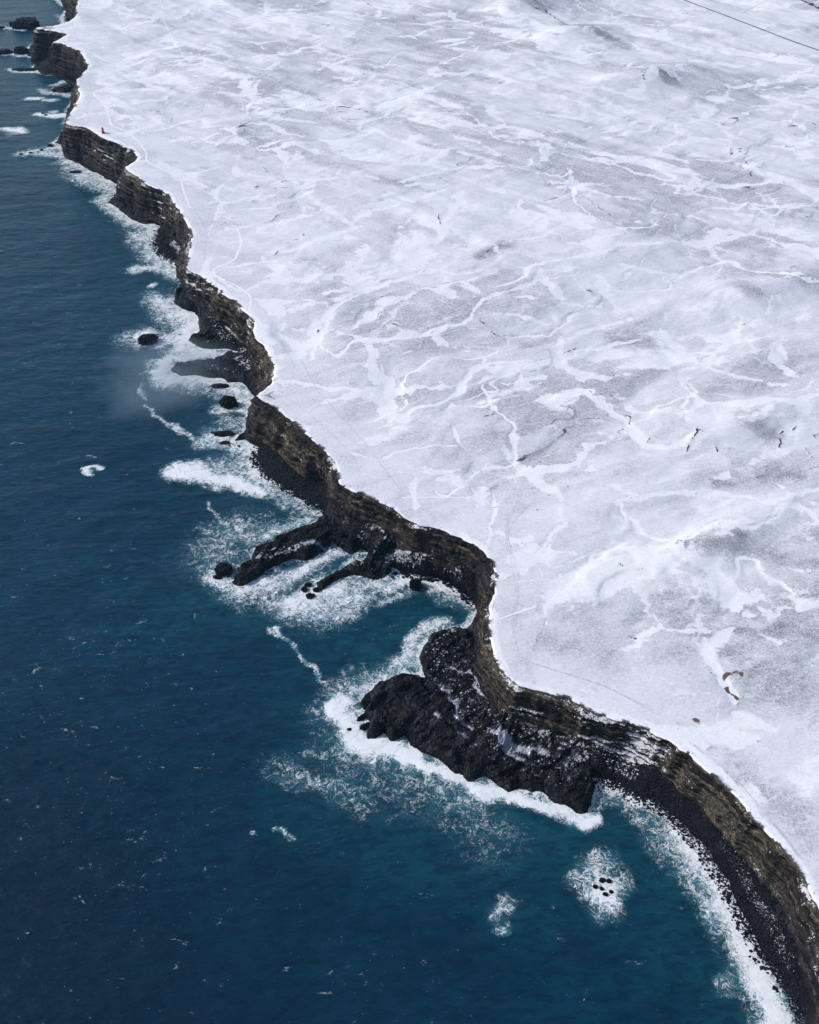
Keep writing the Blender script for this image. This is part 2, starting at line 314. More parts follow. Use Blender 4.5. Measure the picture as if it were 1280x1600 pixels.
def mat_sea():
    s = NT('cold_sea_water'); foam, teal, dk, lace_a = s.attr()
    p = s.pos
    # swell and chop
    sw = s.noise(s.map((.030, .075, .03), R(-14)), 1, 3, .5)
    ch = s.noise(s.map((.13, .30, .2), R(-10)), 1, 5, .62, .4)
    rip = s.noise(s.map((.7, 1.3, 1.), R(-20)), 1, 4, .65)
    # web of foam: thin strings between bubbles of water
    wv = s.n('ShaderNodeVectorMath', operation='ADD'); nz = s.n('ShaderNodeTexNoise'); s.link(s.map(.22), nz.inputs[0]); nz.inputs['Scale'].default_value = 1; nz.inputs['Detail'].default_value = 4
    mm = s.n('ShaderNodeVectorMath', operation='MULTIPLY_ADD'); s.link(nz.outputs['Color'], mm.inputs[0]); mm.inputs[1].default_value = (9, 9, 0); mm.inputs[2].default_value = (-4.5, -4.5, 0)
    s.link(p, wv.inputs[0]); s.link(mm.outputs[0], wv.inputs[1]); wp = wv.outputs[0]
    def fil(sc, k, seed):          # thin wandering strings: where a noise crosses its middle value
        n_ = s.noise(s.map(sc, rot=seed, vec=wp), 1, 3, .6, .5); return s.mr(s.math('ABSOLUTE', s.math('SUBTRACT', n_, .5)), 0., k, 1, 0)
    lace2 = s.vor(s.map(.8, vec=wp), 1, 'DISTANCE_TO_EDGE')
    web = s.math('MAXIMUM', fil(.12, .035, .3), s.math('MAXIMUM', s.math('MULTIPLY', fil(.35, .06, 1.), .9), s.math('MULTIPLY', s.mr(lace2, .0, .16, 1, 0), .5)))
    cl = s.noise(s.map(.16), 1, 5, .7, 1.1); fb = s.noise(s.map(.8), 1, 5, .7)
    n = s.math('ADD', s.math('MULTIPLY', web, .58), s.math('ADD', s.math('MULTIPLY', s.math('SUBTRACT', cl, .5), 1.5), s.math('MULTIPLY', s.math('SUBTRACT', fb, .5), .45)))
    n = s.math('ADD', n, s.math('MULTIPLY', foam, 1.0))
    fm = s.mr(n, .52, 1.22)
    fm = s.math('MULTIPLY', fm, s.mr(foam, .02, .3))
    # whitecaps: small broken crests out at sea
    g1 = s.noise(s.map((.10, .16, .1), R(-12)), 1, 6, .78, .6); g2 = s.noise(s.map(.011), 1, 3, .6)
    wc = s.mr(s.math('ADD', g1, s.math('MULTIPLY', g2, .16)), .705, .79)
    g3 = s.noise(s.map((.5, .8, .5), R(10)), 1, 3, .7)
    wc = s.math('MULTIPLY', wc, s.mr(g3, .38, .6))
    sp = s.math('MULTIPLY', s.mr(s.math('ADD', s.noise(s.map((.45, .75, .5), R(-15)), 1, 4, .7), s.math('MULTIPLY', g2, .2)), .755, .86), .3)
    wc = s.math('MAXIMUM', s.math('MULTIPLY', wc, .5), sp)
    fm = s.math('MAXIMUM', fm, wc)
    deep = s.mix(s.mr(g2, .3, .7), (.0012, .031, .060), (.0020, .046, .084))
    deep = s.mix(dk, deep, (.0014, .017, .038))
    c = s.mix(teal, deep, (.007, .066, .098))
    c = s.mix(s.mr(foam, .04, .8, 0, .75), c, (.08, .26, .32))
    c = s.mix(s.math('MULTIPLY', s.mr(sw, .4, .7), .3), c, (.002, .012, .03))
    c = s.mix(s.mr(ch, .42, .62, .0, .45), c, (.0015, .010, .026))
    c = s.mix(s.mr(rip, .55, .75, .0, .3), c, (.012, .055, .10))
    c = s.mix(fm, c, (.80, .83, .87))
    h = s.math('ADD', s.math('MULTIPLY', sw, 4.), s.math('ADD', s.math('MULTIPLY', ch, 1.4), s.math('MULTIPLY', rip, .22)))
    h = s.math('ADD', h, s.math('MULTIPLY', fm, .5))
    s.b.inputs['IOR'].default_value = 1.33
    return s.out(c, s.mr(fm, 0, 1, .16, .9), s.bump(h, .5, .8), .42)
def flat(name, c, rough=.7, metal=0.):
    s = NT(name); s.b.inputs['Metallic'].default_value = metal
    v = s.noise(s.map(3.), 1, 4); return s.out(s.mix(s.math('MULTIPLY', v, .35), c, tuple(q * .55 for q in c)), rough)
M_SNOW, M_CLIFF, M_SHORE, M_BOULD, M_SEA, M_ROCK = mat_snow(), mat_cliff(), mat_shore(), mat_boulder(), mat_sea(), mat_searock()

# ------------------------------------------------------------------ outlines read off the photograph (photo pixels)
# cliff stations: brink x,y  foot x,y,z   (foot 0,0 = straight below the brink, out of sight)
ST = rd("""121,0,0,0,0 120,12,0,0,0 118,25,100,28,1 103,36,0,0,0 80,41,0,0,0 58,44,45,86,0 80,47,60,90,0 102,54,76,92,0 95,60,0,0,0 83,66,77,96,1 100,69,88,110,2 125,80,108,117,2 137,98,120,118,2 136,108,118,122,2 122,122,112,130,2 122,130,113,145,1 125,150,115,160,1 118,165,106,176,0 108,180,104,188,0 107,193,99,235,0
140,203,118,252,0 162,215,140,264,0 190,226,162,275,0 215,240,184,284,0 213,250,0,0,0 196,261,186,290,2 210,273,196,310,3 230,288,215,325,3 260,302,240,335,4 275,318,256,340,4 290,347,268,352,4 297,360,271,372,4 298,378,275,385,4 294,419,290,425,2
310,430,303,450,7 332,444,318,466,9 350,460,335,488,9 372,476,350,508,7 390,494,368,525,6 396,507,382,533,6 400,530,386,560,5 410,540,388,575,4 420,555,390,585,4 429,575,394,597,2 430,587,398,607,1 425,597,0,0,0 410,612,0,0,0
401,619,386,655,0 410,625,384,683,1 435,642,410,692,4 460,662,437,707,6 480,679,455,730,6 500,695,475,745,6 517,710,500,747,7 529,727,516,750,7 532,747,525,762,6 535,757,522,802,2 550,767,538,820,4 575,774,562,812,6 600,787,590,817,7 620,796,612,837,6 632,807,619,858,5 657,819,645,860,6 686,827,672,864,6 711,837,695,872,6 733,850,718,882,7 753,864,738,880,11 767,881,754,888,12 774,897,764,905,8 774,920,766,925,6 770,937,761,940,3 766,948,756,950,2
763,973,749,986,6 764,999,746,1012,6 770,1021,749,1040,6 777,1041,754,1074,6 792,1058,768,1106,6 812,1072,798,1113,6 837,1077,818,1130,6 860,1085,850,1137,6 884,1093,876,1145,6 917,1109,905,1153,6 961,1124,942,1167,6 991,1130,968,1183,6 1018,1144,994,1194,6 1052,1164,1024,1202,6 1085,1184,1052,1222,6 1112,1208,1077,1246,6 1142,1238,1102,1270,6 1166,1268,1124,1298,6 1196,1298,1147,1325,6 1220,1325,1170,1355,6 1246,1359,1200,1388,6 1263,1389,1222,1420,6 1280,1416,1238,1455,6 1300,1460,1247,1500,6 1315,1520,1264,1560,6 1325,1600,1280,1640,6""")
# waterline: x,y and, where a rock wall hides its own foot, the height at which the outline was read
WL = rd("""114,0 112,10 97,27 101,37,14 60,43,30 50,70 42,87 60,90 75,92 72,97 60,100 54,106 70,117 105,118 102,124 106,128 104,132 80,139 85,144 112,145 112,152 114,162 104,172 103,185 105,190 103,205,2 92,214,2 86,223 98,228 99,240 120,254 137,265 145,270 160,272 165,280 186,286 187,291 178,303,2 170,316 185,326 200,339 215,347 235,349 256,346 252,356 246,366 246,384 258,397 275,410 287,420 290,432 282,445 272,462,3 271,472 285,482 310,491 312,501 309,512 310,518 300,524,2 294,530 300,536 320,545 335,545 357,545 375,550 355,552,1 325,557,3 300,561,3 280,566,2 269,577 285,587 310,586 335,591 350,591 357,598 380,598 392,611 400,620 396,632 387,645 384,660 381,677 370,684 368,688 382,686 410,692 406,705 410,725 417,742 435,753 460,763 480,771 495,784 504,798
500,810,2.5 480,820,3 460,827,3.5 440,835,3.5 424,842,3.5 407,850,3.5 397,857,3 392,870,3 380,878,2 369,884,1.5 372,893,1 360,911 372,916 382,914 400,901 412,893 440,881 460,873 482,873 505,863 509,857 525,853 547,866 557,861 565,856,1 582,864,1.5 572,875,2 550,877,2 530,885,2 512,897,2 492,907,1 500,926 512,918 530,906 550,898 565,898 580,905 600,903 611,893 612,886 632,894 657,897 680,901 702,910 719,921 733,935 742,946 749,955 739,963 731,973,2 722,980,3 705,979,4 674,985,4 664,1001,3 659,1021,2 661,1041,2 669,1058,2 655,1052,3 632,1050,3 612,1056,3 593,1066,3 579,1074,2.5 567,1088,1.5 577,1101 566,1117 575,1129 575,1153 592,1148 600,1140 611,1161 632,1150 641,1165 675,1184 690,1192 705,1205 722,1208 739,1223 757,1217 772,1227 795,1238 812,1232 829,1238 849,1235 859,1250 885,1261 900,1272 919,1270 922,1250 925,1230 926,1216
951,1218 978,1226 994,1240 1028,1253 1051,1273 1078,1297 1102,1317 1119,1347 1135,1374 1152,1411 1172,1445 1189,1475 1206,1505 1226,1542 1243,1569 1260,1599 1275,1650 1285,1720""")
def build_outline():
    T = np.array([UT(a[0], a[1]) for a in ST]); n = len(T)
    # walk a seaward normal along the brink (the path runs from far to near, the sea is on its right-hand side)
    d = np.zeros_like(T)
    for i in range(n):
        d[i] = T[min(i + 1, n - 1)] - T[max(i - 1, 0)]
    N = np.stack([d[:, 1], -d[:, 0]], 1); N /= np.hypot(N[:, 0], N[:, 1])[:, None]
    B = np.zeros((n, 3))
    for i, a in enumerate(ST):
        if a[2] == 0: B[i] = (*(T[i] + N[i] * 4), a[4]); continue
        z = a[4]
        while z < 16:
            p = np.array(U(a[2], a[3], z)); o = p - T[i]
            if o @ N[i] >= 2.2: break
            z += .5
        t = np.array([-N[i][1], N[i][0]]); al = np.clip(o @ t, -14, 14)
        B[i] = (*(T[i] + N[i] * np.clip(o @ N[i], 2.0, 14) + t * al), z)
    return T, B
T0, B0 = build_outline()
far = np.array([[T0[0][0] - 260, T0[0][1] + 700], [T0[0][0] - 60, T0[0][1] + 150]]); near = np.array([[T0[-1][0] + 10, T0[-1][1] - 60], [T0[-1][0] + 60, T0[-1][1] - 200], [T0[-1][0] + 300, T0[-1][1] - 600]])
T0 = np.concatenate([far, T0, near]); off = lambda P, z: np.concatenate([P + [-5, -1], np.full((len(P), 1), z)], 1)
B0 = np.concatenate([off(far, 1), B0, off(near, 5)])
both = catmull(np.concatenate([T0, B0], 1), 3.0)
# resample with a step that grows with distance, roughen the brink
def resample(P, f):
    out = [P[0]]; acc = 0
    L = np.hypot(*np.diff(P[:, :2], axis=0).T); s = np.concatenate([[0], np.cumsum(L)]); t = 0
    q = [0.]
    while q[-1] < s[-1] - .01:
        y = np.interp(q[-1], s, P[:, 1]); q.append(min(q[-1] + f(y), s[-1]))
    q = np.array(q); return np.stack([np.interp(q, s, P[:, k]) for k in range(P.shape[1])], 1), q
rs, sarc = resample(both, lambda y: .55 if y < 550 else .55 + (y - 550) * .0016)
TT = rs[:, :2].copy(); BB = rs[:, 2:5].copy()
d = np.gradient(TT, axis=0)
ker = np.hanning(15); ker /= ker.sum()
d = np.stack([np.convolve(np.pad(d[:, k], 7, 'edge'), ker, 'valid') for k in (0, 1)], 1)
NN = np.stack([d[:, 1], -d[:, 0]], 1); NN /= np.hypot(NN[:, 0], NN[:, 1])[:, None] + 1e-9
jag = (fbm(sarc / 14, sarc * 0 + 3, o=5, seed=3) - .5) * 5.0 + (fbm(sarc / 3.5, sarc * 0 + 3, o=3, seed=13) - .5) * 1.5
TT += NN * jag[:, None]; BB[:, :2] += NN * (jag * .5)[:, None] + NN * ((fbm(sarc / 9, sarc * 0 + 9, o=4, seed=4) - .5) * 3)[:, None]
LANDT = np.concatenate([TT, [[9000, -3000], [40000, -3000], [40000, 40000], [-3000, 40000]]])
Wp = np.array([U(a[0], a[1], a[2] if len(a) > 2 else 0) for a in WL])
WPn = np.concatenate([[[far[0][0] - 12, far[0][1]], [far[1][0] - 10, far[1][1]]], Wp, [[near[1][0] - 30, near[1][1]], [near[2][0] - 40, near[2][1]]]])
WPn = catmull(WPn, 2.0)
wa = np.arange(len(WPn)) * 1.0
dn = np.gradient(WPn, axis=0); dn = np.stack([dn[:, 1], -dn[:, 0]], 1); dn /= np.hypot(dn[:, 0], dn[:, 1])[:, None] + 1e-9
WPn = WPn + dn * ((fbm(wa / 4, wa * 0, o=4, seed=8) - .5) * 4.6 + (fbm(wa / 1.3, wa * 0 + 4, o=2, seed=18) - .5) * 1.6)[:, None]
LANDW = np.concatenate([WPn, [[9000, -3000], [40000, -3000], [40000, 40000], [-3000, 40000]]])

# ------------------------------------------------------------------ snow plateau
def feat(spec, fn=UT, zz=30.):            # "w s | x,y x,y ..." lines -> (points, half-width in metres, strength)
    for ln in spec.strip().split('\n'):
        if not ln.strip(): continue
        hd, pt = ln.split('|'); wdt, st = [float(q) for q in hd.split()]
        P = np.array([fn(*p[:2]) for p in rd(pt)]); k = np.array([mpp(p[0], p[1], zz) for p in P])
        yield P, k * wdt / 2, st
DRIFT = """
14 .9|482,556 494,536 509,497 529,474 568,458 619,439 673,423 705,430 740,425
8 .9|498,532 532,556 556,532 619,528 650,524 697,513 724,501 751,474 790,458 830,446 900,427
10 1|600,660 630,653 642,642 681,630 720,614 728,599 744,575 755,567 790,567 830,563
8 1|763,603 767,634 790,653 806,669 806,704 802,724 759,728 740,743 712,767 689,775 677,767
5 .8|763,605 814,597 822,575 900,548
8 .8|600,720 634,704 673,700 712,700
14 1|607,653
5 .9|705,669 712,692 740,716
26 1|405,512 440,530 475,535
20 .9|440,560 480,543 500,520
46 .8|640,425 660,395 650,360
30 .8|680,385 700,340 720,300
6 .8|787,525 858,521 885,497 944,470
10 .8|780,454 819,439 835,415 909,403 964,392
10 .9|787,567 850,567 897,548 944,536 999,528
30 1|858,630 897,614 921,614
14 1|921,614 948,630 975,661 991,685 1010,700 1053,704 1075,680
6 .8|1190,493 1163,501 1124,517
20 .7|1030,513 1069,556 1092,567 1132,556
6 .9|928,442 967,454 1034,452 1053,439 1077,423 1112,407 1147,407 1171,419 1249,442 1280,446
6 .8|1069,583 1081,607 1065,634 1069,661
12 1|975,807 999,830 1022,842 1069,846 1104,826 1120,819 1171,830 1202,815 1229,795 1260,803 1290,830
14 .9|975,810 967,783 1030,772 1092,772 1163,780 1210,787 1280,768
14 .8|917,881 917,862 967,853 1014,865
26 .9|1034,893 1060,900
34 .9|1108,1005 1120,1053 1147,1100
44 1|1150,1110 1180,1130 1205,1140
24 .8|1151,979 1124,994 1104,1014
9 .8|839,865 870,830 882,826
10 .9|842,944 870,916 876,903 873,895
4 .9|819,951 839,940 846,955 854,979
5 1|772,771 776,796 768,840 760,860
8 .8|860,847 837,869
7 .8|558,165 675,180 737,184
6 .7|730,179 785,220 854,234 936,254 1019,275 1115,296
6 .8|888,261 895,309 943,351 1005,361 1046,337
26 .7|506,495 537,467 584,445 615,420 640,370
8 .8|390,229 427,223 477,211
9 .9|281,273 324,272
6 .8|377,326 402,323 427,323
24 .7|180,145 150,120 180,110
10 .8|345,418 380,415 430,408
26 .7|545,350 580,330 620,320
14 .7|330,260 300,268 250,268
20 .6|450,270 480,300 540,350 560,360
8 .9|405,505 400,520 405,535
16 .8|960,640 985,660
20 .7|1155,660 1185,655 1200,640
10 .8|950,760 1000,780 
20 .7|1060,1220 1120,1240
30 .8|1150,1230 1190,1250
10 .9|646,745 648,770 655,795
8 .8|680,750 720,745
"""
DARK = """
2.4 1|736,493 752,509 775,521 806,524
3.5 1|496,507 505,513 502,522
2 .9|580,472 611,462 642,452 681,454
2 .9|560,515 590,505 603,505 626,513 634,519
3 .9|642,513 658,505 673,507
3 1|673,429 689,437
3 1|693,448 712,444 732,448
3 1|740,464 755,464
3 1|744,480 759,478 755,484
2 .9|705,407 724,409 759,403
2.5 .9|408,407 423,400 433,394 435,384
2 .8|434,384 459,376 476,370 471,366 456,367
2 .9|771,646 777,651 751,657
2 .9|787,681 790,687 771,694
4.5 1|921,599 926,610 936,614 948,626 960,638 967,642
3 1|930,591 937,599 944,593
3 1|952,614 970,617 967,632
5 1|975,649 985,650 979,661
3 1|950,586 965,584
2.5 1|1046,722 1065,718 1077,700 1092,673 1104,681
3 1|1116,696 1124,708 1130,718
2 .9|1005,697 1020,680 1036,694
2.5 1|1210,704 1219,710 1221,681 1249,667
4 1|1178,751 1190,743 1198,741
4 1|1265,737 1285,735
4 .8|1255,700 1275,722
3 1|878,548 897,542 909,536
3 .9|811,458 830,462
2.5 .9|818,519 824,521
3.4 1|966,875 973,885 985,887
3 1|979,987 991,996 1003,998
3 1|1214,930 1225,940 1235,942
2.5 .8|1210,885 1241,905 1280,936
5 1|1260,897 1266,898
2 .8|1014,834 1069,852
1.8 .75|870,893 872,908 842,932
1.8 .75|839,944 852,975 850,994 823,1030 831,1065
3 .9|400,124 427,131 469,148 524,165
2.6 1|565,0 606,21
3 1|826,3 867,27 909,45 977,62
7 .9|792,8 820,14 854,24
5 .9|950,107 991,113 1039,127 1060,144
3 .9|1000,128 1010,140
4 1|658,265 664,267
4 1|680,277 690,280
4 1|682,340 686,356
4 .9|757,398 775,385 792,378
14 1|1240,0 1262,6 1290,18
2 .8|950,254 1019,271 1087,296
2 .8|902,299 929,323 964,344
2 1|402,254 410,258 418,267
2.5 1|418,289 434,291 452,292
2 .9|337,378 349,387 366,379
2 .7|326,361 349,350 368,336 368,326
2 .8|377,122 400,125 430,126
3 .9|160,45 185,45 205,48
2 .8|190,112 205,120 230,126
2 .8|127,51 150,60
2.5 .8|255,277 262,276
2.2 .9|190,146 195,146
3 .8|1115,1050 1120,1060
2.5 .9|1210,35 1250,44 1280,46
4 .7|1128,4 1145,8
"""
BROWN = """
5 1|1134,1069 1135,1080 1151,1090
5 .9|1136,1066 1143,1056 1159,1052 1157,1066
6 .9|1078,909 1083,910
5 .9|1085,1122 1093,1130
3 .8|966,875 973,885
3 .8|1218,933 1226,940
4 .9|521,168 540,168 568,172 587,179
3 .8|141,104 145,108
4 .7|431,590 427,601
5 .6|1262,1392 1275,1405
4 .6|770,940 768,950
4 .5|413,612 425,602
"""
DUST = """
50 .55|600,472 670,465
50 .55|770,500 830,470 880,460
60 .35|540,550 640,550 720,560
34 1.25|985,105 1020,118 1045,135
26 1.2|810,8 850,18
20 1|880,40 960,60
70 .7|1050,960 1100,990 1160,1040 1240,1060
60 .6|1120,1180 1200,1240 1260,1300
80 .5|1180,600 1240,560
70 .45|560,640 640,600
60 .4|900,960 960,1040
40 .8|1060,860 1130,850 1200,870 1270,880
30 1|1120,835 1160,845
36 .8|1050,930 1090,940
26 1|1160,985 1230,978 1280,1000
34 .8|1180,990 1260,990
50 .5|1060,1010 1080,1050
60 .5|1240,1090 1200,1080
40 .8|1200,430 1290,450
40 .8|1160,450 1180,462
36 .8|960,528 1010,530
44 .8|1170,660 1200,680
30 .9|1190,745 1240,743
20 .8|1120,757 1140,757
60 .5|1100,745 1200,750
30 .8|1000,118 1060,140
24 .8|960,100 1010,110
24 .7|600,280 640,290
60 .35|640,680 700,720
40 .5|520,400 600,380 620,360
40 .5|480,410 520,420
24 .9|745,405 790,385
30 .5|860,180 960,210
20 .8|910,40 980,70
24 .6|560,90 600,85
40 .5|420,110 520,120 600,135
40 .5|450,180 500,190
24 .6|700,110 780,130
40 .5|840,1000 900,1010
40 .6|1100,620 1140,600
40 .5|850,700 900,740
"""
gx = axis([(-20000, 4000), (-3000, 400), (-600, 8), (-430, 1.1), (-160, .75), (300, .75), (520, 1.1), (720, 8), (3000, 400), (20000, 4000)])
gy = axis([(-3000, 400), (60, 6), (160, .75), (520, .8), (900, 1.4), (1500, 2.4), (1900, 12), (4000, 300), (30000, 4000)])
g = Grid(gx, gy)
g.warp(3.5, 9., 21)
dE = g.dist(TT[::2], 60.); insT = g.inside(LANDT)
dr = np.zeros(g.X.shape, np.float32); dk = dr.copy(); du = dr.copy(); br = dr.copy()
def vary(P, wd, seed):
    if len(P) < 2: return P, wd
    Q = catmull(np.concatenate([P, wd[:, None]], 1), 4.); i = np.arange(len(Q)) / 3.; n1 = fbm(i, i * 0 + seed * 7.3, o=3, seed=31)
    Q[:, :2] += np.stack([fbm(i / 2, i * 0 + seed, o=3, seed=33) - .5, fbm(i / 2, i * 0 + seed, o=3, seed=34) - .5], 1) * (5 + Q[:, 2:3] * .8)
    t_ = np.linspace(0, 1, len(Q)); return Q[:, :2], np.clip(Q[:, 2] * (.55 + 1.0 * ss(.3, .75, n1)) * (.3 + .7 * ss(0, .15, t_) * ss(0, .15, 1 - t_)), .25, 99)
for k_, (P, wd, s) in enumerate(feat(DRIFT)): g.splat(dr, *vary(P, wd, k_), s * .95, .9)
for P, wd, s in feat(DUST): g.splat(du, P, wd, s, .95)
g.warp(2.6, 6., 41, 4)
for k_, (P, wd, s) in enumerate(feat(BROWN)): g.splat(br, *vary(P, np.maximum(wd * 1.0, .9), k_ + 50), s * 1.15, .9)
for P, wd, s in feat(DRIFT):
    if len(P) > 3 and wd.mean() < 7: g.splat(dk, P + np.stack([-wd * .8, -wd * .5], 1), .45, .46, .9)  # dark line down one side of narrow drifts: scarp shading put into the colour
for k_, (P, wd, s) in enumerate(feat(DARK)):
    Q_, w_ = vary(P, np.maximum(wd * .7, .45), k_ + 90); g.splat(dk, Q_, w_, s * .8, .95)
# snow lip along the brink, broken by wind
lipw = 2.5 + 9 * fbm(g.X / 45, g.Y / 45, o=3, seed=77)
lip = (1 - ss(lipw * .3, lipw * .8, dE)) * (.35 + .65 * ss(.40, .56, fbm(g.X / 30, g.Y / 30, o=3, seed=78)))
dr = np.maximum(dr, lip * .95)
# shallow lava plates: plateaus of thin snow with small scarps between them
ca, sa = math.cos(R(28)), math.sin(R(28))
cb, sb = math.cos(R(-38)), math.sin(R(-38)); xr, yr = g.X * ca + g.Y * sa, -g.X * sa + g.Y * ca; xq, yq = g.X * cb + g.Y * sb, -g.X * sb + g.Y * cb
yf = ss(500, 800, g.Y)
def duo(kx, ky, o_, sd): return fbm(xr / kx, yr / ky, o=o_, seed=sd) * (1 - yf) + fbm(xq / kx, yq / ky, o=o_, seed=sd + 1) * yf
pl = fbm(xr / 150 + .4 * fbm(g.X / 40, g.Y / 40, o=3, seed=5), yr / 60 + .6 * fbm(g.X / 40, g.Y / 40, o=3, seed=6), o=5, seed=50)
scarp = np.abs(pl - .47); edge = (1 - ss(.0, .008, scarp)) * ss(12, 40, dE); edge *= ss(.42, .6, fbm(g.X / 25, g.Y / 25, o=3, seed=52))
fl = duo(90, 24, 6, 60)
dr = np.maximum(dr, .7 * ss(.54, .74, fl) * ss(8, 30, dE) * (1 - du))
dr = np.maximum(dr, (1 - ss(.0, .02, np.abs(pl - .478))) * ss(12, 40, dE) * .75 * ss(.4, .6, fbm(g.X / 60, g.Y / 60, o=3, seed=53)))
du = np.maximum(du, .55 * ss(.5, .62, duo(120, 45, 5, 64)) * ss(10, 60, dE))
brk = ss(.36, .56, fbm(g.X / 5, g.Y / 5, o=3, seed=54)); dk *= .25 + .75 * brk; br *= .5 + .5 * brk
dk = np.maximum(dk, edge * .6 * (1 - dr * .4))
farr = ss(600, 1200, g.Y)
Z = ztop(g.X, g.Y) + ss(6, 60, dE) * ((pl - .5) * 7 + .28 * ss(.46, .478, pl) + (fbm(g.X / 14, g.Y / 14, o=4, seed=61) - .5) * .6) - dr * .22 * ss(10, 30, dE) + dk * .25
rdm = np.zeros_like(dr); g.splat(rdm, np.array([UT(a, b) for a, b in ((1000, -28), (1067, 0), (1180, 43), (1280, 80), (1400, 125))]), 28., 1., .9)
Z += (1 - rdm) * ss(15, 80, dE) * farr * (fbm(xq / 220, yq / 70, o=5, seed=63) - .5) * 18
for (u, v, rx, ry, hh) in [(905, 50, 60, 24, 9), (1010, 125, 60, 26, 10), (830, 10, 60, 22, 8), (1225, 445, 60, 16, 5), (1170, 660, 30, 12, 3), (1120, 840, 40, 12, 3)]:
    c = UT(u, v); Z += hh * np.exp(-(((g.X - c[0]) * ca + (g.Y - c[1]) * sa) / rx) ** 2 - ((-(g.X - c[0]) * sa + (g.Y - c[1]) * ca) / ry) ** 2)
for (u, v, rx, ry, hh) in [(480, 535, 22, 16, 1.6), (440, 525, 26, 14, 1.8)]:       # the little gully behind the brink
    c = UT(u, v); Z -= hh * np.exp(-((g.X - c[0]) / rx) ** 2 - ((g.Y - c[1]) / ry) ** 2) * ss(6, 16, dE)
Z = Z * (1 - rdm) + (ztop(g.X, g.Y) + .5) * rdm
outer = ss(600, 4000, np.maximum(np.abs(g.X), g.Y - 1300)); Z = Z * (1 - outer) + 40 * outer
ZP = Z
keep = insT & (dE > 5.0)
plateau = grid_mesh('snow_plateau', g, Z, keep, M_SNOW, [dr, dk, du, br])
tag(plateau, kind='structure')

# ------------------------------------------------------------------ cliff ribbon: brink lip + layered face
nin = 9; nf = 84
inn = np.linspace(12.5, 0, nin + 1)[:-1]
rows = []; colr = []
zt = g.at(ZP, TT[:, 0], TT[:, 1]) + .03
for k in inn:
    p = TT - NN * k
    z = g.at(ZP, p[:, 0], p[:, 1]) + .04 - (.3 if k > 11.5 else 0)
    rows.append(np.stack([p[:, 0], p[:, 1], z], 1))
tv = np.linspace(0, 1, nf) ** 1.0
XX = TT[:, 0][None] + 0 * tv[:, None]; 
t = tv[:, None]
zb = BB[:, 2][None]; z = zt[None] * (1 - t) + zb * t
sx = TT[:, 0][None] * (1 - t) + BB[:, 0][None] * t; sy = TT[:, 1][None] * (1 - t) + BB[:, 1][None] * t
# ledges: horizontal run is taken in steps that follow the rock layers
lay = z / 4.2 + .5 * fbm(sx / 60, sy / 60, o=2, seed=80); fr = lay - np.floor(lay)
stp = (np.floor(lay) + ss(.62, 1.0, fr)) * 4.2 - .5 * 4.2 * fbm(sx / 60, sy / 60, o=2, seed=80)
tf = np.clip(1 - (stp - zb) / (zt[None] - zb), 0, 1.05); tf = .35 * t + .65 * (tf)
sx = TT[:, 0][None] * (1 - tf) + BB[:, 0][None] * tf; sy = TT[:, 1][None] * (1 - tf) + BB[:, 1][None] * tf
fade = ss(0, .10, t) * (1 - .75 * ss(.92, 1, t))
butt = fbm(sx / 13, sy / 13, z / 60, o=4, seed=81, ridge=True) - .5
crag = fbm(sx / 4.5, sy / 4.5, z / 3.5, o=4, seed=83) - .5
strat = noise(sx / 25, sy / 25, z / 1.3, seed=85) - .5
chip = fbm(sx / 1.6, sy / 1.6, z / 1.2, o=3, seed=86) - .5
ds = fade * ((fbm(sx / 34, sy / 34, o=3, seed=88) - .5) * 6 * ss(.1, .6, t) + butt * 6.5 + crag * 2.2 + strat * 2.2 + chip * 1.3)
sx = sx + NN[:, 0][None] * ds; sy = sy + NN[:, 1][None] * ds; z = z + fade * (fbm(sx / 3, sy / 3, z / 3, o=3, seed=87) - .5) * 1.2
n_s = len(TT)
face = np.stack([sx, sy, z], 2)
sk = face[-1].copy(); sk[:, 2] -= 5; sk[:, :2] += NN * 1.0
lipm = np.stack(rows, 0)
# lip object shares the snow material, face object the cliff material
def ribbon(name, A, mat, col):
    r, n = A.shape[:2]; idx = np.arange(r * n).reshape(r, n)
    q = np.stack([idx[:-1, :-1].ravel(), idx[1:, :-1].ravel(), idx[1:, 1:].ravel(), idx[:-1, 1:].ravel()], 1)
    return mesh_from(name, A.reshape(-1, 3), q, mat, col.reshape(-1, 4))
lipA = np.concatenate([lipm, face[:2]], 0)
lx, ly = lipA[..., 0], lipA[..., 1]
dl = (lipA * 0)[..., :1]
ld = np.concatenate([inn, [0, 0]])[:, None] + 0 * lx
lw = 2.5 + 9 * fbm(lx / 45, ly / 45, o=3, seed=77)
ldr = (1 - ss(lw * .3, lw * .8, ld)) * (.35 + .65 * ss(.40, .56, fbm(lx / 30, ly / 30, o=3, seed=78))) * .95
ldr = g.at(dr, lx, ly)
lbrk = ss(.50, .60, fbm(lx / 6, ly / 6, o=5, seed=90)) * (1 - ss(0, 3.2, ld)) * .8
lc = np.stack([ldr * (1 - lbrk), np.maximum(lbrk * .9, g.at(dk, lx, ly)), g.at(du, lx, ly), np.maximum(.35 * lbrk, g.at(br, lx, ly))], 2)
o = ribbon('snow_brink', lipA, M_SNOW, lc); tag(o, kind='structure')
SNOWC = [(300, 440, 60, .25), (330, 500, 60, .35), (230, 300, 60, .22), (545, 790, 34, .30), (640, 830, 60, .22), (900, 1110, 90, .20), (1010, 1160, 70, .5), (160, 225, 50, .2), (820, 1075, 40, .1), (1150, 1280, 60, .12)]
sa_ = np.full(face.shape[:2], .02) + (1 - ss(0, .16, t)) * .20
och = .25 + .75 * ss(.35, .7, 1 - t) * np.ones_like(sa_)
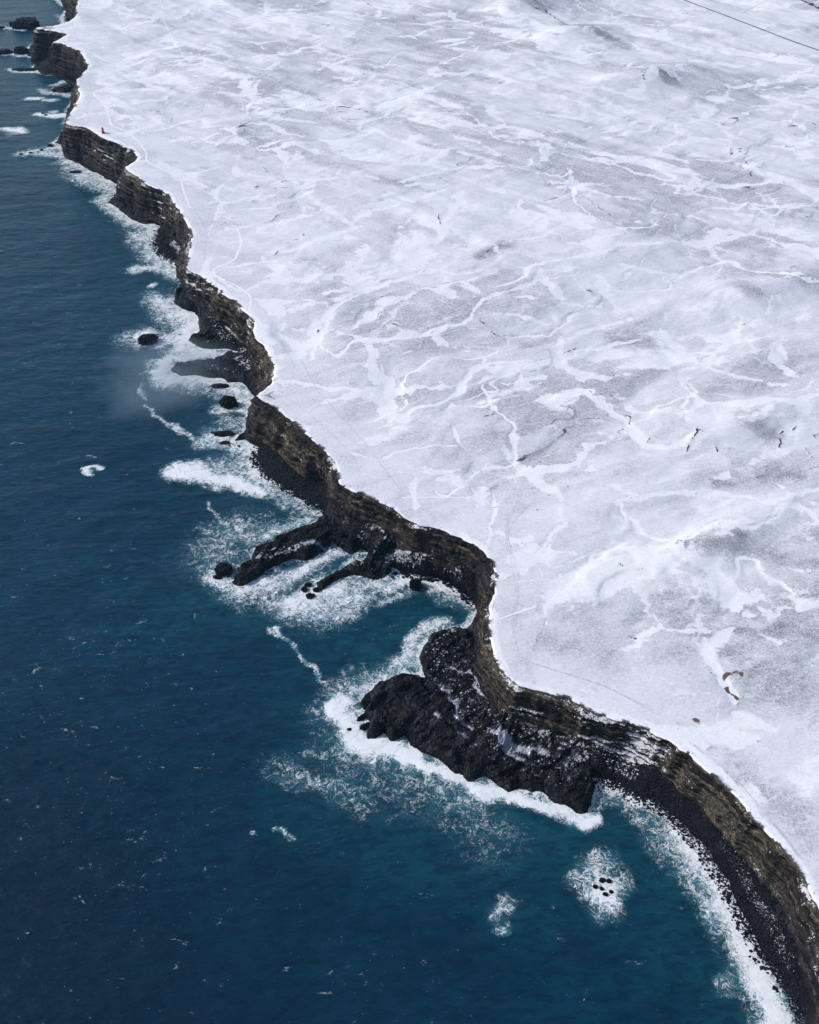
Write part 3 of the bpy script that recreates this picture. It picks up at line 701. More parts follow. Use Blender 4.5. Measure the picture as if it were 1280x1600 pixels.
for (u, v, r, s_) in SNOWC:
    c = UT(u, v); rr = r * mpp(*c); sa_ += s_ * np.exp(-(((sx - c[0]) ** 2 + (sy - c[1]) ** 2) / rr ** 2))
for (u, v, r, s_) in [(420, 560, 50, 1), (450, 670, 90, .9), (550, 790, 40, 1.2), (860, 1110, 120, 1.2), (1000, 1170, 120, 2.4), (1060, 1215, 60, 1.5), (1130, 1270, 90, 1.3), (350, 480, 40, .6), (250, 310, 60, .6), (150, 240, 70, .5)]:
    c = UT(u, v); rr = r * mpp(*c); och += .5 * s_ * np.exp(-(((sx - c[0]) ** 2 + (sy - c[1]) ** 2) / rr ** 2))
for (u, v, r, s_) in [(125, 100, 90, .8), (60, 60, 60, .9), (205, 250, 30, .7), (285, 350, 50, .5), (420, 600, 30, .7), (527, 750, 24, .7), (770, 920, 50, .7), (1280, 1500, 140, .45)]:
    c = UT(u, v); rr = r * mpp(*c); och *= 1 - s_ * np.exp(-(((sx - c[0]) ** 2 + (sy - c[1]) ** 2) / rr ** 2))  # ochre cut locally; on the far cliffs this puts shade into the colour
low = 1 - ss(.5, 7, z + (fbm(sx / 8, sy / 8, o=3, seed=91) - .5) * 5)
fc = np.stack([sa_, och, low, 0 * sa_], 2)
faceA = np.concatenate([face, sk[None]], 0); fc = np.concatenate([fc, fc[-1:]], 0)
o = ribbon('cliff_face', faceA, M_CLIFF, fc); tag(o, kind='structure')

# ------------------------------------------------------------------ shore: platforms, beaches and scree between cliff foot and sea
hx = axis([(-470, 1.3), (-200, .9), (-60, .62), (230, .62)]); hy = axis([(120, .62), (480, .7), (700, 1.1), (1330, 2.0)])
h = Grid(hx, hy)
dW = h.dist(WPn, 45.); inW = h.inside(LANDW); inT = h.inside(LANDT); dT = h.dist(TT[::2], 30.)
dB, zB = h.dist(BB[::2, :2], 45., vals=BB[::2, 2])
PLAT = [(4.4, "375,880 392,858 440,826 500,806 545,812 560,840 520,856 450,888 400,905 372,910"), (5, "505,806 545,813 612,840 628,876 605,886 575,866 530,856 515,845"), (2.7, "485,915 500,895 540,872 600,860 620,890 560,900 510,925"),
        (4.4, "560,1085 600,1055 660,1045 690,1080 700,1130 720,1190 640,1180 570,1140"), (4.0, "655,990 690,975 730,985 760,1060 860,1140 930,1170 930,1270 880,1265 700,1205 650,1060"), (5.2, "860,1190 926,1190 925,1270 870,1262"),
        (9, "272,460 300,430 345,500 300,490"), (4.5, "290,525 380,520 385,550 300,545"), (4.5, "268,575 300,560 380,560 385,595 280,590"), (3, "170,316 200,300 260,330 250,350 200,340"),
        (6, "92,214 106,195 106,226 86,224"), (3, "42,88 75,92 54,106 40,100"), (4, "80,139 115,132 115,145 85,146"), (2.4, "372,680 384,676 384,688 366,688")]
hp = np.zeros(h.X.shape, np.float32)
h.warp(4, 10, 11)
sv = (h.X, h.Y)
for Hh, pts in PLAT:
    P = np.array([U(a[0], a[1], Hh * .6) for a in rd(pts)]); hg = h.inside(P)
    hp = np.maximum(hp, np.where(hg, Hh, 0))
for _ in range(4):                      # soften the platform steps
    hp = (hp + np.roll(hp, 1, 0) + np.roll(hp, -1, 0) + np.roll(hp, 1, 1) + np.roll(hp, -1, 1)) / 5
rough = fbm(h.X / 9, h.Y / 9, o=5, seed=100, ridge=True) - .5
rough2 = fbm(h.X / 2.6, h.Y / 2.6, o=3, seed=102) - .5
steps = fbm(h.X / 16 + h.Y / 40, h.Y / 11, o=4, seed=104)
steps = np.floor(steps * 7) / 7 + ss(.7, 1, steps * 7 - np.floor(steps * 7)) / 7 - .5
bm_ = np.zeros(h.X.shape, np.float32); h.splat(bm_, np.array([U(a, b, 9) for a, b in ((590, 845), (640, 866), (680, 876), (722, 892))]), 11., 1., .3)
beach = zB * (dW / (dW + dB + .1)) ** (1.1 - .85 * bm_)
wall = ss(0, 1, (dW - 0.2 + rough * 3) / (2.6))
platf = ss(.5, 2.5, hp)
H = np.maximum(beach, hp * wall)
rough3 = fbm(h.X / 5 + 9, h.Y / 5, o=4, seed=106, ridge=True) - .5
def blocks(X, Y, k, sd):         # angular slabs: height of the nearest scattered seed point
    X = X + (fbm(X / 5, Y / 5, o=3, seed=sd + 3) - .5) * 3; Y = Y + (fbm(X / 5 + 9, Y / 5, o=3, seed=sd + 4) - .5) * 3
    x, y = X / k, Y / k; bx, by = np.floor(x), np.floor(y); best = np.full(X.shape, 9., np.float32); val = np.zeros(X.shape, np.float32)
    for i in (-1, 0, 1):
        for j in (-1, 0, 1):
            cx, cy = (bx + i).astype(np.int64), (by + j).astype(np.int64); a = _h(cx, cy, cx * 0, sd); b = _h(cx, cy, cx * 0 + 1, sd); v = _h(cx, cy, cx * 0 + 2, sd)
            d_ = (cx + a - x) ** 2 + (cy + b - y) ** 2; m = d_ < best; best[m] = d_[m]; val[m] = v[m]
    return val - .5
blk = blocks(xs_ := h.X * .8 + h.Y * .6, ys_ := (h.Y * .8 - h.X * .6) * 1.8, 9, 500) * 2.4 + blocks(xs_, ys_, 3.6, 520) * .9
H = H + ss(.5, 3, dW) * platf * blk
H = H + ss(0, 3, dW) * (platf * (rough * 1.2 + steps * 3.2 + rough2 * 1.2 + rough3 * 1.0) + (1 - platf) * (rough * 1.0 + rough2 * 1.3))
pn = fbm((h.X * .6 + h.Y * .8) / 6, (h.Y * .6 - h.X * .8) / 13, o=5, seed=110)
def reg(spec, zz=5):
    A = np.zeros(h.X.shape, np.float32)
    for P, wd, s in feat(spec, lambda u, v: U(u, v, zz), zz): h.splat(A, P, wd, s, .5)
    return A
poolr = reg("90 1|700,1040 730,1110 780,1150 830,1180\n40 1|880,1180 860,1220")
pool = ss(.60, .615, pn) * poolr * platf
pool = np.maximum(pool, reg("9 1|470,843 500,845 520,842\n7 1|700,1085 725,1120 735,1135\n6 1|678,1112 684,1125\n9 1|733,1158") > .5)
H = H - pool * .5
H = np.where(inW, np.maximum(H, .15 + .2 * ss(0, 2, dW)), -.25 * dW - .1)
H = np.where(inT & (dT > 2), np.minimum(zB, 8), H)
SNW = """
80 .38|720,1090 800,1175 880,1210
30 1|570,845 600,835 610,850
8 1.1|750,980 749,1010 751,1040 756,1075
90 .55|690,1010 715,1060 750,1110 800,1150 870,1180
34 1.05|800,1118 860,1145 920,1168 960,1182 985,1194
30 1.|900,1175 950,1190 990,1205
10 .6|1000,1200 1030,1212
22 .8|1136,1318 1160,1355 1185,1395 1205,1440 1225,1480 1238,1510
12 .9|1170,1370 1200,1420
16 .5|720,920 740,930
26 1|300,445 330,490 350,500
20 .9|330,500 355,530 380,545
16 .9|370,560 380,575
14 .6|300,538 340,535
16 .5|430,835 470,820
16 .85|400,868 445,855 480,845
14 .75|520,880 560,872
20 .7|590,868 575,876
30 .5|340,570 370,580
14 .8|225,330 240,338
14 .9|268,375 280,388
12 .6|470,742 475,750
10 .8|385,540 390,555 386,565
10 .9|165,240 185,250
14 .6|660,1010 690,1040
14 .8|700,985 740,975
"""
snw = np.maximum(reg(SNW), reg('26 1.3|618,862 640,866 665,870 690,878 715,890\n12 .8|650,882 690,892', 10))
wet = np.clip(1 - H / 4.5 + rough, 0, 1) * (dW < 14)
och2 = reg("30 .8|310,455 340,480\n20 .6|600,1110 640,1130\n30 .6|820,1125 880,1150 940,1175")
keeph = (inW & ~(inT & (dT > 10))) | (~inW & (dW < 5))
o = grid_mesh('rocky_shore', h, H, keeph, M_SHORE, [snw * ss(1, 3, H), pool, och2, wet], False); tag(o, kind='structure')
HS = H

# ------------------------------------------------------------------ sea
qx = axis([(-25000, 5000), (-2500, 200), (-650, 6), (-430, 1.8), (-150, 1.2), (230, 1.2), (300, 10), (800, 200)]); qy = axis([(-4000, 500), (60, 6), (110, 1.2), (500, 1.3), (900, 2.0), (1500, 3.2), (3000, 60), (30000, 4000)])
q = Grid(qx, qy)
dS = q.dist(WPn, 70.); inS = q.inside(LANDW)
fo = np.zeros(q.X.shape, np.float32)
expo = fbm(q.X / 50, q.Y / 50, o=3, seed=120)
FOAM = """
46 1|540,1100 535,1120 550,1150 590,1165 640,1180
24 1.05|600,1165 640,1180 680,1200 720,1228 760,1245 820,1252 860,1258 900,1278 922,1276
60 .62|540,1090 560,1075 600,1062 640,1045 655,1035
90 .42|520,1120 560,1170 640,1190 720,1250
120 .24|520,1180 600,1220 700,1260 760,1300
60 .30|440,1200 520,1230 570,1260
34 .8|340,905 380,925 420,915 470,890 500,875 540,865
60 .42|330,890 380,935 440,915
100 .42|330,860 360,840 380,830
80 .4|400,930 460,950 500,960
56 .82|520,920 480,940 450,945
44 .74|450,950 500,950 530,930 560,915 590,908 600,912
70 .6|470,955 530,950 560,920
34 .55|400,845 440,828 470,815
30 .7|420,835 460,822 500,808
36 .5|530,870 480,890 430,905
24 .5|560,865 520,870
26 .9|620,905 660,905 690,912 720,930 745,950
40 .5|620,900 670,915 720,940
26 .55|640,920 600,940
30 .8|640,1040 650,1010 662,990 690,978
20 .6|725,985 745,965
36 1|270,738 300,735 330,748 370,760 400,768
60 .62|340,735 380,745 420,762
50 .62|380,720 400,740 450,765 490,785
40 .9|400,700 400,725 410,745
50 .8|335,680 370,695 400,705
40 .7|320,690 360,700
40 .6|430,765 480,775 500,790
50 .45|440,780 490,800
60 .8|350,600 380,615 395,630
40 .8|335,595 370,605
30 .8|345,640 375,640
40 .45|350,660 380,665
40 .9|255,570 262,590 300,592 340,597
50 .55|250,580 300,600 350,605
30 .9|330,555 290,558 262,562
30 .9|280,540 310,550 350,550
40 .8|275,530 300,545
60 .62|210,530 230,530 250,530
40 .9|222,527 240,535
40 1|295,510 300,520 285,545
26 1|285,490 300,497 305,510
50 .8|252,470 275,485 300,510
60 .5|250,470 290,520 270,545
40 .8|240,350 240,370 255,395 280,415
50 .7|220,365 240,400 285,430
22 .8|210,420 240,418 275,420
14 .9|240,448
30 .8|165,312 185,330 210,345 240,352
26 .6|190,345 215,355 235,355
30 .8|110,245 130,262 160,278 180,292
40 .7|105,255 140,280 180,300
30 .7|30,241 60,235 95,228
22 .7|40,238 80,240 105,245
22 1|12,203 25,205 34,206
26 .6|20,207
18 1|60,178 80,182 100,180
16 .7|85,174 104,190
16 .9|45,155 60,155
14 .8|70,158 86,158
16 .7|66,140 75,145 95,148 110,150
14 .7|100,125 95,130 80,133
10 .8|18,108 40,113 60,114
12 .7|0,84 20,86 50,88 75,94
14 .7|0,42 20,45 40,47
10 .4|85,24 98,30
9 .95|126,737 140,732 154,737
12 .9|130,740 138,743
44 .52|925,1340 905,1380 930,1410 960,1400 972,1375 948,1345
60 .6|925,1390 950,1395
40 .95|934,1374 954,1380
20 .9|922,1386 925,1374
24 .7|785,1442
30 .42|778,1420 790,1400
34 .9|945,1222 985,1235 1030,1262 1060,1290 1085,1320
50 .95|1060,1300 1090,1335 1110,1370 1130,1400 1150,1430 1170,1470
60 1.|1165,1480 1180,1520 1200,1560 1220,1600
70 .6|1050,1300 1090,1370 1140,1440 1175,1510 1200,1580
30 .5|1140,1555 1150,1550
60 .45|945,1230 990,1250 1030,1285
9 .72|228,630 250,650 275,672 300,690
8 .55|225,600 238,620
7 .55|325,785 345,812 355,822
8 .5|310,825 340,860
8 .62|430,985 450,1010 470,1030 495,1050 520,1080
9 .6|420,990 440,1000
10 .55|395,1303 405,1300
12 .6|440,1305 448,1310
30 .4|460,1215 520,1225 560,1240
"""
q.warp(7, 16, 131, 4)
for P, wd, s in feat(FOAM, U, 0.): q.splat(fo, P, wd * .95, s * (1.12 if s > .8 else .97), .95)
shore_f = (1 - ss(.0, 1, dS / (2.5 + 6 * expo))) * (.45 + .55 * ss(.35, .6, expo))
fo = np.maximum(fo, shore_f * .85)
teal = np.clip(.75 * (1 - ss(4, 60, dS)) , 0, 1)
tb = np.zeros_like(fo)
for P, wd, s in feat("200 .6|560,1230 680,1270 800,1330\n140 .8|700,1250 860,1290\n120 .6|640,960\n150 .5|430,940\n90 .5|930,1380\n260 .35|600,1000 400,860", U, 0.): q.splat(tb, P, wd, s, 1.)
teal = np.maximum(teal, tb)
dkw = np.zeros_like(fo)
for P, wd, s in feat("700 1|200,1700 0,1400\n300 .6|620,1560", U, 0.): q.splat(dkw, P, wd, s, 1.)
ZS = (fbm(q.X / 28, q.Y / 14, o=3, seed=140) - .5) * 1.1 * (1 - ss(1500, 3000, np.abs(q.X) + q.Y)) + fo * .35 * (fbm(q.X / 5, q.Y / 5, o=3, seed=141))
ZS = ZS * ss(0, 6, dS) + .02
o = grid_mesh('sea_water', q, ZS, ~(inS & (dS > 7)), M_SEA, [fo, teal, dkw, fo * 0]); tag(o, kind='structure')

# ------------------------------------------------------------------ rocks standing in the sea
def ico(sub):
    import bmesh
    bm = bmesh.new(); bmesh.ops.create_icosphere(bm, subdivisions=sub, radius=1); bm.verts.ensure_lookup_table()
    v = np.array([x.co[:] for x in bm.verts]); f = np.array([[q_.index for q_ in x.verts] for x in bm.faces]); bm.free(); return v, f
ICO5, ICO1, ICO2 = ico(5), ico(1), ico(2)
def sea_rock(u, v, wpx, hm, asp, label, rot=0., seed=0, group=None, zoff=.0):
    x, y = U(u, v, 0); wd = wpx * mpp(x, y, 0) / 2; dp = wd * asp
    V, Fc = ICO5; V = V.copy(); s = seed * 13.7
    n1 = fbm(V[:, 0] * 1.2 + s, V[:, 1] * 1.2, V[:, 2] * 1.2, o=4, seed=seed); n2 = fbm(V[:, 0] * 4 + s, V[:, 1] * 4, V[:, 2] * 3, o=4, seed=seed + 3, ridge=True)
    n3 = fbm(V[:, 0] * 9 + s, V[:, 1] * 9, V[:, 2] * 7, o=2, seed=seed + 7); r = .5 + .9 * n1 + .75 * (n2 - .5) + .45 * (n3 - .5)
    P = V * r[:, None]; P[:, 2] = np.where(P[:, 2] > 0, np.abs(P[:, 2]) ** .55, P[:, 2]); P[:, 2] = np.floor(P[:, 2] * 6 + n2) / 6 * .5 + P[:, 2] * .5
    P[:, 0] *= wd; P[:, 1] *= dp; P[:, 2] = np.where(P[:, 2] > 0, P[:, 2] * hm, P[:, 2] * 2)
    c, q_ = math.cos(rot), math.sin(rot); P[:, 0], P[:, 1] = P[:, 0] * c - P[:, 1] * q_, P[:, 0] * q_ + P[:, 1] * c
    o = mesh_from('sea_rock', P, Fc, M_ROCK, smooth=False); o.location = (x, y, -.15)
    return tag(o, label, 'rock', group)
SR = [(42, 42, 34, 9, .8, 'tall black sea stack off the farthest headland, at the top left', 0), (24, 38, 16, 3, .6, 'low pointed rock joined to the foot of the tall far sea stack', .3),
      (2, 44, 11, 2, .6, 'low black rock in foam at the left edge, level with the far sea stack', 0), (7, 83, 20, 3.5, .7, 'rounded black rock at the left edge off the second dark headland', 0),
      (34, 83, 16, 7, .8, 'jagged black rock leaning on the foot of the far square headland', 0),
      (67, 177, 4, 1, 1, 'upper of two small rocks awash in a foam patch off the far coast', 0), (72, 180, 5, 1, 1, 'lower of two small rocks awash in a foam patch off the far coast', .4),
      (38, 109, 34, 1.6, .3, 'long thin reef of low black rock reaching seaward from the far headland', 0),
      (79, 228, 7, 1.5, 1, 'small rock nearest the cliff in the line of rocks below the lighthouse', 0), (65, 235, 5, 1, 1, 'second small rock from the cliff in the line below the lighthouse', 0), (48, 239, 6, .8, .8, 'third small rock from the cliff in the line below the lighthouse', 0), (33, 241, 6, .8, .8, 'outermost small rock of the line of rocks below the lighthouse headland', 0),
      (118, 269, 15, 1.2, .6, 'flat black rock awash below the lighthouse headland', .3),
      (233, 534, 27, 4.5, .8, 'lone black rock ringed with foam seaward of the mist', .3), (344, 604, 22, 1.5, .5, 'low flat rock in the foamy inlet above a taller black rock', 0), (357, 634, 27, 5.5, .7, 'blocky black rock in the small bay beside the brown cliff nose', 0),
      (350, 679, 30, 1.8, .4, 'long low reef in foam west of the brown cliff nose', .1), (335, 677, 10, .8, .6, 'small outer tip of the low reef in foam', 0), (352, 692, 16, .8, .5, 'low broken rock awash just below the long reef', .2),
      (350, 893, 26, 4, .75, 'black rock at the tip of the long dark peninsula', .3), (340, 903, 12, 1.4, .7, 'small low rock in surf beside the tip of the long peninsula', 0), (375, 903, 14, 1.4, .7, 'low rock awash just inside the peninsula tip', 0),
      (476, 922, 9, 1.6, 1, 'left rock of the broken ring at the end of the middle spit', 0), (485, 932, 13, 1.5, .7, 'bottom rock of the broken ring at the end of the middle spit', .2), (495, 923, 9, 1.6, .8, 'right rock of the broken ring at the end of the middle spit', 0), (482, 915, 10, 1.6, .7, 'top rock of the broken ring at the end of the middle spit', 0),
      (649, 917, 16, 4.5, .9, 'round black rock alone in the cove beside the foam line', 0),
      (573, 1100, 14, 4, 1.3, 'dark split slab at the outer left corner of the big rock platform', .4), (566, 1122, 16, 1.6, .5, 'thin rock finger in surf left of the big rock platform', .6), (546, 1141, 7, .9, 1, 'tiny rock in white surf farthest left of the big platform', 0), (572, 1136, 17, 1.8, .5, 'lower rock finger in surf left of the big platform', .5),
      (930, 1386, 7, 1, 1, 'small rock left of the awash rock ring in the lower bay', 0), (941, 1376, 9, 1, .8, 'top left rock of the awash ring in the lower bay', .4), (951, 1377, 7, 1, .9, 'top right rock of the awash ring in the lower bay', 0), (940, 1389, 6, .9, 1, 'left rock of the awash ring in the lower bay', 0), (946, 1398, 8, .9, .7, 'bottom rock of the awash ring in the lower bay', 0), (955, 1394, 6, .9, .9, 'bottom right rock of the awash ring in the lower bay', 0)]
for i, (u, v, wp, hm, asp, lab, rt) in enumerate(SR): sea_rock(u, v, wp, hm, asp, lab, rt, i + 1, 'rocks standing in the sea')

# ------------------------------------------------------------------ boulders on the beaches
rng = np.random.default_rng(5)
BEACH = """26 2600 .7 1.9|410,700 420,725 445,745 480,765 505,785
30 420 .7 1.6|395,700 400,730 430,755 470,772
16 900 .6 1.6|425,700 450,730 480,750 510,765 516,785
20 1500 .4 1.1|735,905 745,930 755,945
26 700 .5 1.3|735,890 760,900 765,920
14 260 .6 2.0|615,893 660,893 700,905 735,935
24 900 .5 1.6|540,848 580,835 606,845
26 260 .6 1.8|690,1000 720,1010 735,1060
40 200 .6 1.6|700,1030 740,1110
22 900 .5 1.4|790,1120 850,1145 920,1175 990,1200
36 2600 .4 1.3|935,1205 990,1220 1040,1245 1075,1280
36 6600 .35 1.|1075,1275 1110,1310 1140,1350 1170,1400 1200,1460 1230,1530 1255,1590
18 500 .5 1.3|1140,1325 1175,1380 1210,1450 1236,1510
30 420 .4 1.3|980,1230 1040,1270 1085,1315 1120,1370
24 520 .4 1.4|1125,1375 1155,1435 1185,1490 1220,1560
14 500 1. 2.6|250,355 250,380 265,395 285,412
16 200 .9 2.2|240,360 245,385 265,405
14 400 .9 2.2|330,510 360,530 380,545
14 300 .8 2.|350,570 380,580
12 200 .7 2.|330,682 350,690 370,695"""
pts = []
for ln in BEACH.split('\n'):
    hd, pt = ln.split('|'); wd, cnt, a, b = [float(k) for k in hd.split()]
    P = np.array([U(*p[:2], 2.5) for p in rd(pt)]); L = np.hypot(*np.diff(P, axis=0).T); cs = np.concatenate([[0], np.cumsum(L)]); n = int(cnt * 1.5); a *= .7; b *= .8
    t_ = rng.random(n) * cs[-1]; x = np.interp(t_, cs, P[:, 0]); y = np.interp(t_, cs, P[:, 1]); k = mpp(x, y, 2)
    x = x + rng.normal(0, wd * .36, n) * k; y = y + rng.normal(0, wd * .36, n) * k; s_ = a + (b - a) * rng.random(n) ** 3
    pts.append(np.stack([x, y, s_], 1))
pts = np.concatenate(pts)
zz = h.at(HS, pts[:, 0], pts[:, 1]); ds_ = q.at(dS, pts[:, 0], pts[:, 1]); ins_ = q.at(inS.astype(float), pts[:, 0], pts[:, 1]) > .5
dtt = h.at(np.where(inT, -dT, dT), pts[:, 0], pts[:, 1])
ok = (ins_ | (ds_ < 5.5)) & (dtt > 1.0); pts = pts[ok]; zz = np.where(ins_[ok], zz[ok], np.maximum(-.1, zz[ok] * 0 - .1)); pts[:, 2] *= np.where(ins_[ok], 1, 1.15)
sn_ = h.at(snw, pts[:, 0], pts[:, 1])
def rock_variants(n, base, seed):
    out = []
    for i in range(n):
        V, Fc = base; r = .72 + .5 * fbm(V[:, 0] * 1.3 + i * 7, V[:, 1] * 1.3, V[:, 2] * 1.3, o=2, seed=seed + i)
        out.append(V * r[:, None] * np.array([1, .78, .62]))
    return out
sc = pts[:, 2] / (pts[:, 1] * math.cos(PITCH) + HC * math.sin(PITCH)); order = np.argsort(-sc * (.9 + .2 * rng.random(len(sc))))
big, rest = order[:280], order[280:]
var = rock_variants(8, ICO1, 200)
nv = len(ICO1[0]); co = np.zeros((len(rest), nv, 3)); ang = rng.random(len(rest)) * 6.28; ca_, sa2 = np.cos(ang), np.sin(ang)
for i in range(8):
    m = np.arange(len(rest)) % 8 == i; V = var[i]; s_ = pts[rest][m, 2] * .62
    c, s2 = ca_[m][:, None], sa2[m][:, None]
    co[m, :, 0] = (V[None, :, 0] * c - V[None, :, 1] * s2) * s_[:, None] + pts[rest][m, 0][:, None]
    co[m, :, 1] = (V[None, :, 0] * s2 + V[None, :, 1] * c) * s_[:, None] + pts[rest][m, 1][:, None]
    co[m, :, 2] = V[None, :, 2] * s_[:, None] + zz[rest][m][:, None] + .12
fcs = (ICO1[1][None] + (np.arange(len(rest)) * nv)[:, None, None]).reshape(-1, 3)
cc = np.zeros((len(rest), nv, 4)); cc[:, :, 0] = (sn_[rest] * .5 * ss(.2, .9, rng.random(len(rest))))[:, None]
o = mesh_from('beach_boulders', co.reshape(-1, 3), fcs, M_BOULD, cc.reshape(-1, 4), smooth=False)
tag(o, 'dark rounded basalt boulders heaped along the beaches under the cliffs', 'boulders', kind='stuff')
vm = []
for i, V in enumerate(rock_variants(6, ICO2, 300)):
    ob = mesh_from('boulder', V, ICO2[1], M_BOULD, np.zeros((len(V), 4)), smooth=False); vm.append(ob.data); bpy.data.objects.remove(ob)
for k, i in enumerate(big):
    ob = bpy.data.objects.new('boulder', vm[k % 6]); COL.objects.link(ob); s_ = pts[i, 2] * .7
    ob.location = (pts[i, 0], pts[i, 1], zz[i] + .2); ob.scale = (s_, s_, s_); ob.rotation_euler = (rng.random() * .5, rng.random() * .5, rng.random() * 6.28)
    x, y = pts[i, 0], pts[i, 1]
    zone = ('in the boulder cove above the long peninsula' if y > 380 and y < 520 else 'on the beach under the far cliffs' if y >= 520 else 'around the middle cove and platform' if y > 255 else 'on the curved beach at lower right')
    tag(ob, 'dark basalt boulder, one of many alike, ' + zone, 'boulder', 'large boulders on the beaches')

# ------------------------------------------------------------------ tracks, road
def path_mesh(name, pts, width, mat, lift=.05, px=True, edge=None, step=2.):
    P = catmull(np.array([UT(*p[:2]) for p in pts]), step); d_ = np.gradient(P, axis=0); N_ = np.stack([d_[:, 1], -d_[:, 0]], 1); N_ /= np.hypot(N_[:, 0], N_[:, 1])[:, None] + 1e-9
    wob = 1 + .5 * (fbm(np.arange(len(P)) / 5., np.zeros(len(P)) + len(P), o=3, seed=9) - .5)
    cols = []
    for o_, dz in zip((-.5, -.25, 0, .25, .5), (-.02, .0, .0, .0, -.02)):
        p = P + N_ * (o_ * width * wob)[:, None]; z_ = g.at(ZP, p[:, 0], p[:, 1]) + lift + dz; cols.append(np.stack([p[:, 0], p[:, 1], z_], 1))
    A = np.stack(cols, 1); n, m = A.shape[:2]; idx = np.arange(n * m).reshape(n, m)
    q_ = np.stack([idx[:-1, :-1].ravel(), idx[:-1, 1:].ravel(), idx[1:, 1:].ravel(), idx[1:, :-1].ravel()], 1)
    return tag(mesh_from(name, A.reshape(-1, 3), q_, mat), kind='structure')
def snowpath(name, c1, c2):
    s = NT(name); n = s.noise(s.map(.8), 1, 4); return s.out(s.mix(s.mr(n, .35, .65), c1, c2), .7, s.bump(n, .3, .3), .2)
M_TRK = snowpath('drifted_track_snow', (.80, .81, .86), (.90, .90, .93)); M_RUT = snowpath('wheel_rut_snow', (.50, .51, .58), (.66, .67, .74)); M_ROAD = snowpath('dark_road', (.10, .10, .13), (.22, .22, .27))
for pts_, w_ in [("254,25 262,45 271,60 275,71 282,79 262,82 245,87", 1.6), ("212,86 198,93 185,102", 1.5), ("125,75 140,81 160,92 185,102 200,110 240,114", 1.8), ("180,130 165,138 146,145 160,160 170,177 174,195 200,207 217,222 229,240 230,252 260,267 280,275 287,297 297,325", 1.8),
                 ("362,352 372,358 377,380 372,395 365,407 335,420 334,427 345,436 367,445 385,457 392,467 390,482 395,495 410,506", 1.7), ("629,777 683,777 745,778", .9), ("806,909 860,905", .9), ("780,967 839,947", 1.1)]:
    path_mesh('snow_path', rd(pts_), w_, M_TRK)
def ruts(pts_, gap=1.0, w_=.5, mat=M_RUT):
    P = rd(pts_)
    for s_ in (-1, 1): path_mesh('vehicle_track', [(a + s_ * gap * 1.6, b) for a, b in P], w_, mat, .04)
ruts("814,775 806,791 795,810 792,833 798,867 804,895 808,923 806,951 804,979 801,1010 806,1027 820,1038 832,1055 835,1069")
ruts("823,1033 874,1049 944,1072 1014,1108 1053,1139 1092,1170 1151,1217 1210,1287 1250,1340")
path_mesh('vehicle_track', rd("470,560 478,575 494,607 529,646 576,700 600,732 627,767"), .5, M_RUT, .04)
path_mesh('vehicle_track', rd("830,787 800,820 792,850"), .5, M_RUT, .04)
path_mesh('road', rd("1040,-12 1067,0 1120,20 1180,43 1240,66 1280,80 1340,104"), 2.0, M_ROAD, .3)

# ------------------------------------------------------------------ orange lighthouse on the brink
import bmesh
def part(name, mat, parent, prof=None, n=4, rot=math.pi / 4, box=None, loc=(0, 0, 0), smooth=False):
    bm = bmesh.new()
    if prof:
        rings = [[bm.verts.new((r * math.cos(rot + 2 * math.pi * i / n), r * math.sin(rot + 2 * math.pi * i / n), z_)) for i in range(n)] for r, z_ in prof]
        for a, b in zip(rings[:-1], rings[1:]):
            for i in range(n): bm.faces.new((a[i], a[(i + 1) % n], b[(i + 1) % n], b[i]))
        bm.faces.new(rings[0][::-1]); bm.faces.new(rings[-1])
    for (cx, cy, cz, sx_, sy_, sz_) in (box or []):
        r_ = bmesh.ops.create_cube(bm, size=1)['verts']
        for v_ in r_: v_.co = (v_.co.x * sx_ + cx, v_.co.y * sy_ + cy, v_.co.z * sz_ + cz)
    me = bpy.data.meshes.new(name); bm.to_mesh(me); bm.free(); me.materials.append(mat)
    ob = bpy.data.objects.new(name, me); COL.objects.link(ob); ob.parent = parent; ob.location = loc; return ob
lx_, ly_ = UT(161.5, 208); lh = bpy.data.objects.new('lighthouse', None); COL.objects.link(lh)
lh.location = (lx_, ly_, float(g.at(ZP, np.array([lx_]), np.array([ly_]))[0]) - .1); lh.rotation_euler = (0, 0, .5)
lh.scale = (.8, .8, .8)
tag(lh, 'small orange-red lighthouse tower standing in snow near the cliff brink', 'lighthouse')
OR = flat('orange_paint', (.50, .11, .05), .5); DKM = flat('dark_metal', (.05, .05, .06), .4, .5)
gl = NT('lantern_glass'); gl.b.inputs['Metallic'].default_value = .2; M_GL = gl.out((.08, .10, .12), .1)
bdy = part('tower', OR, lh, prof=[(2.5, 0), (2.45, .5), (1.75, 2.2), (1.35, 3.6), (1.25, 4.3)])
part('door', DKM, bdy, box=[(0, -1.66, .95, .8, .25, 1.7)])
part('window', M_GL, bdy, box=[(0, -1.02, 3.2, .4, .2, .5)])
part('gallery', OR, lh, prof=[(1.55, 4.3), (1.55, 4.5)])
lan = part('lantern', OR, lh, prof=[(.85, 4.5), (.85, 4.9)], n=8, rot=0)
part('lantern_glass', M_GL, lan, prof=[(.78, 4.9), (.78, 5.7)], n=8, rot=0)
part('roof', OR, lh, prof=[(1.0, 5.7), (.9, 5.85), (.3, 6.4), (.06, 6.9)], n=8, rot=0)
part('railing', DKM, lh, box=[(sx_ * 1.0, sy_ * 1.0, 4.9, .06, .06, .9) for sx_ in (-1, 1) for sy_ in (-1, 1)] + [(0, s_, 5.3, 2.0, .05, .05) for s_ in (-1, 1)] + [(s_, 0, 5.3, .05, 2.0, .05) for s_ in (-1, 1)])
print('VERTS', sum(len(m.vertices) for m in bpy.data.meshes), 'boulders', len(pts))

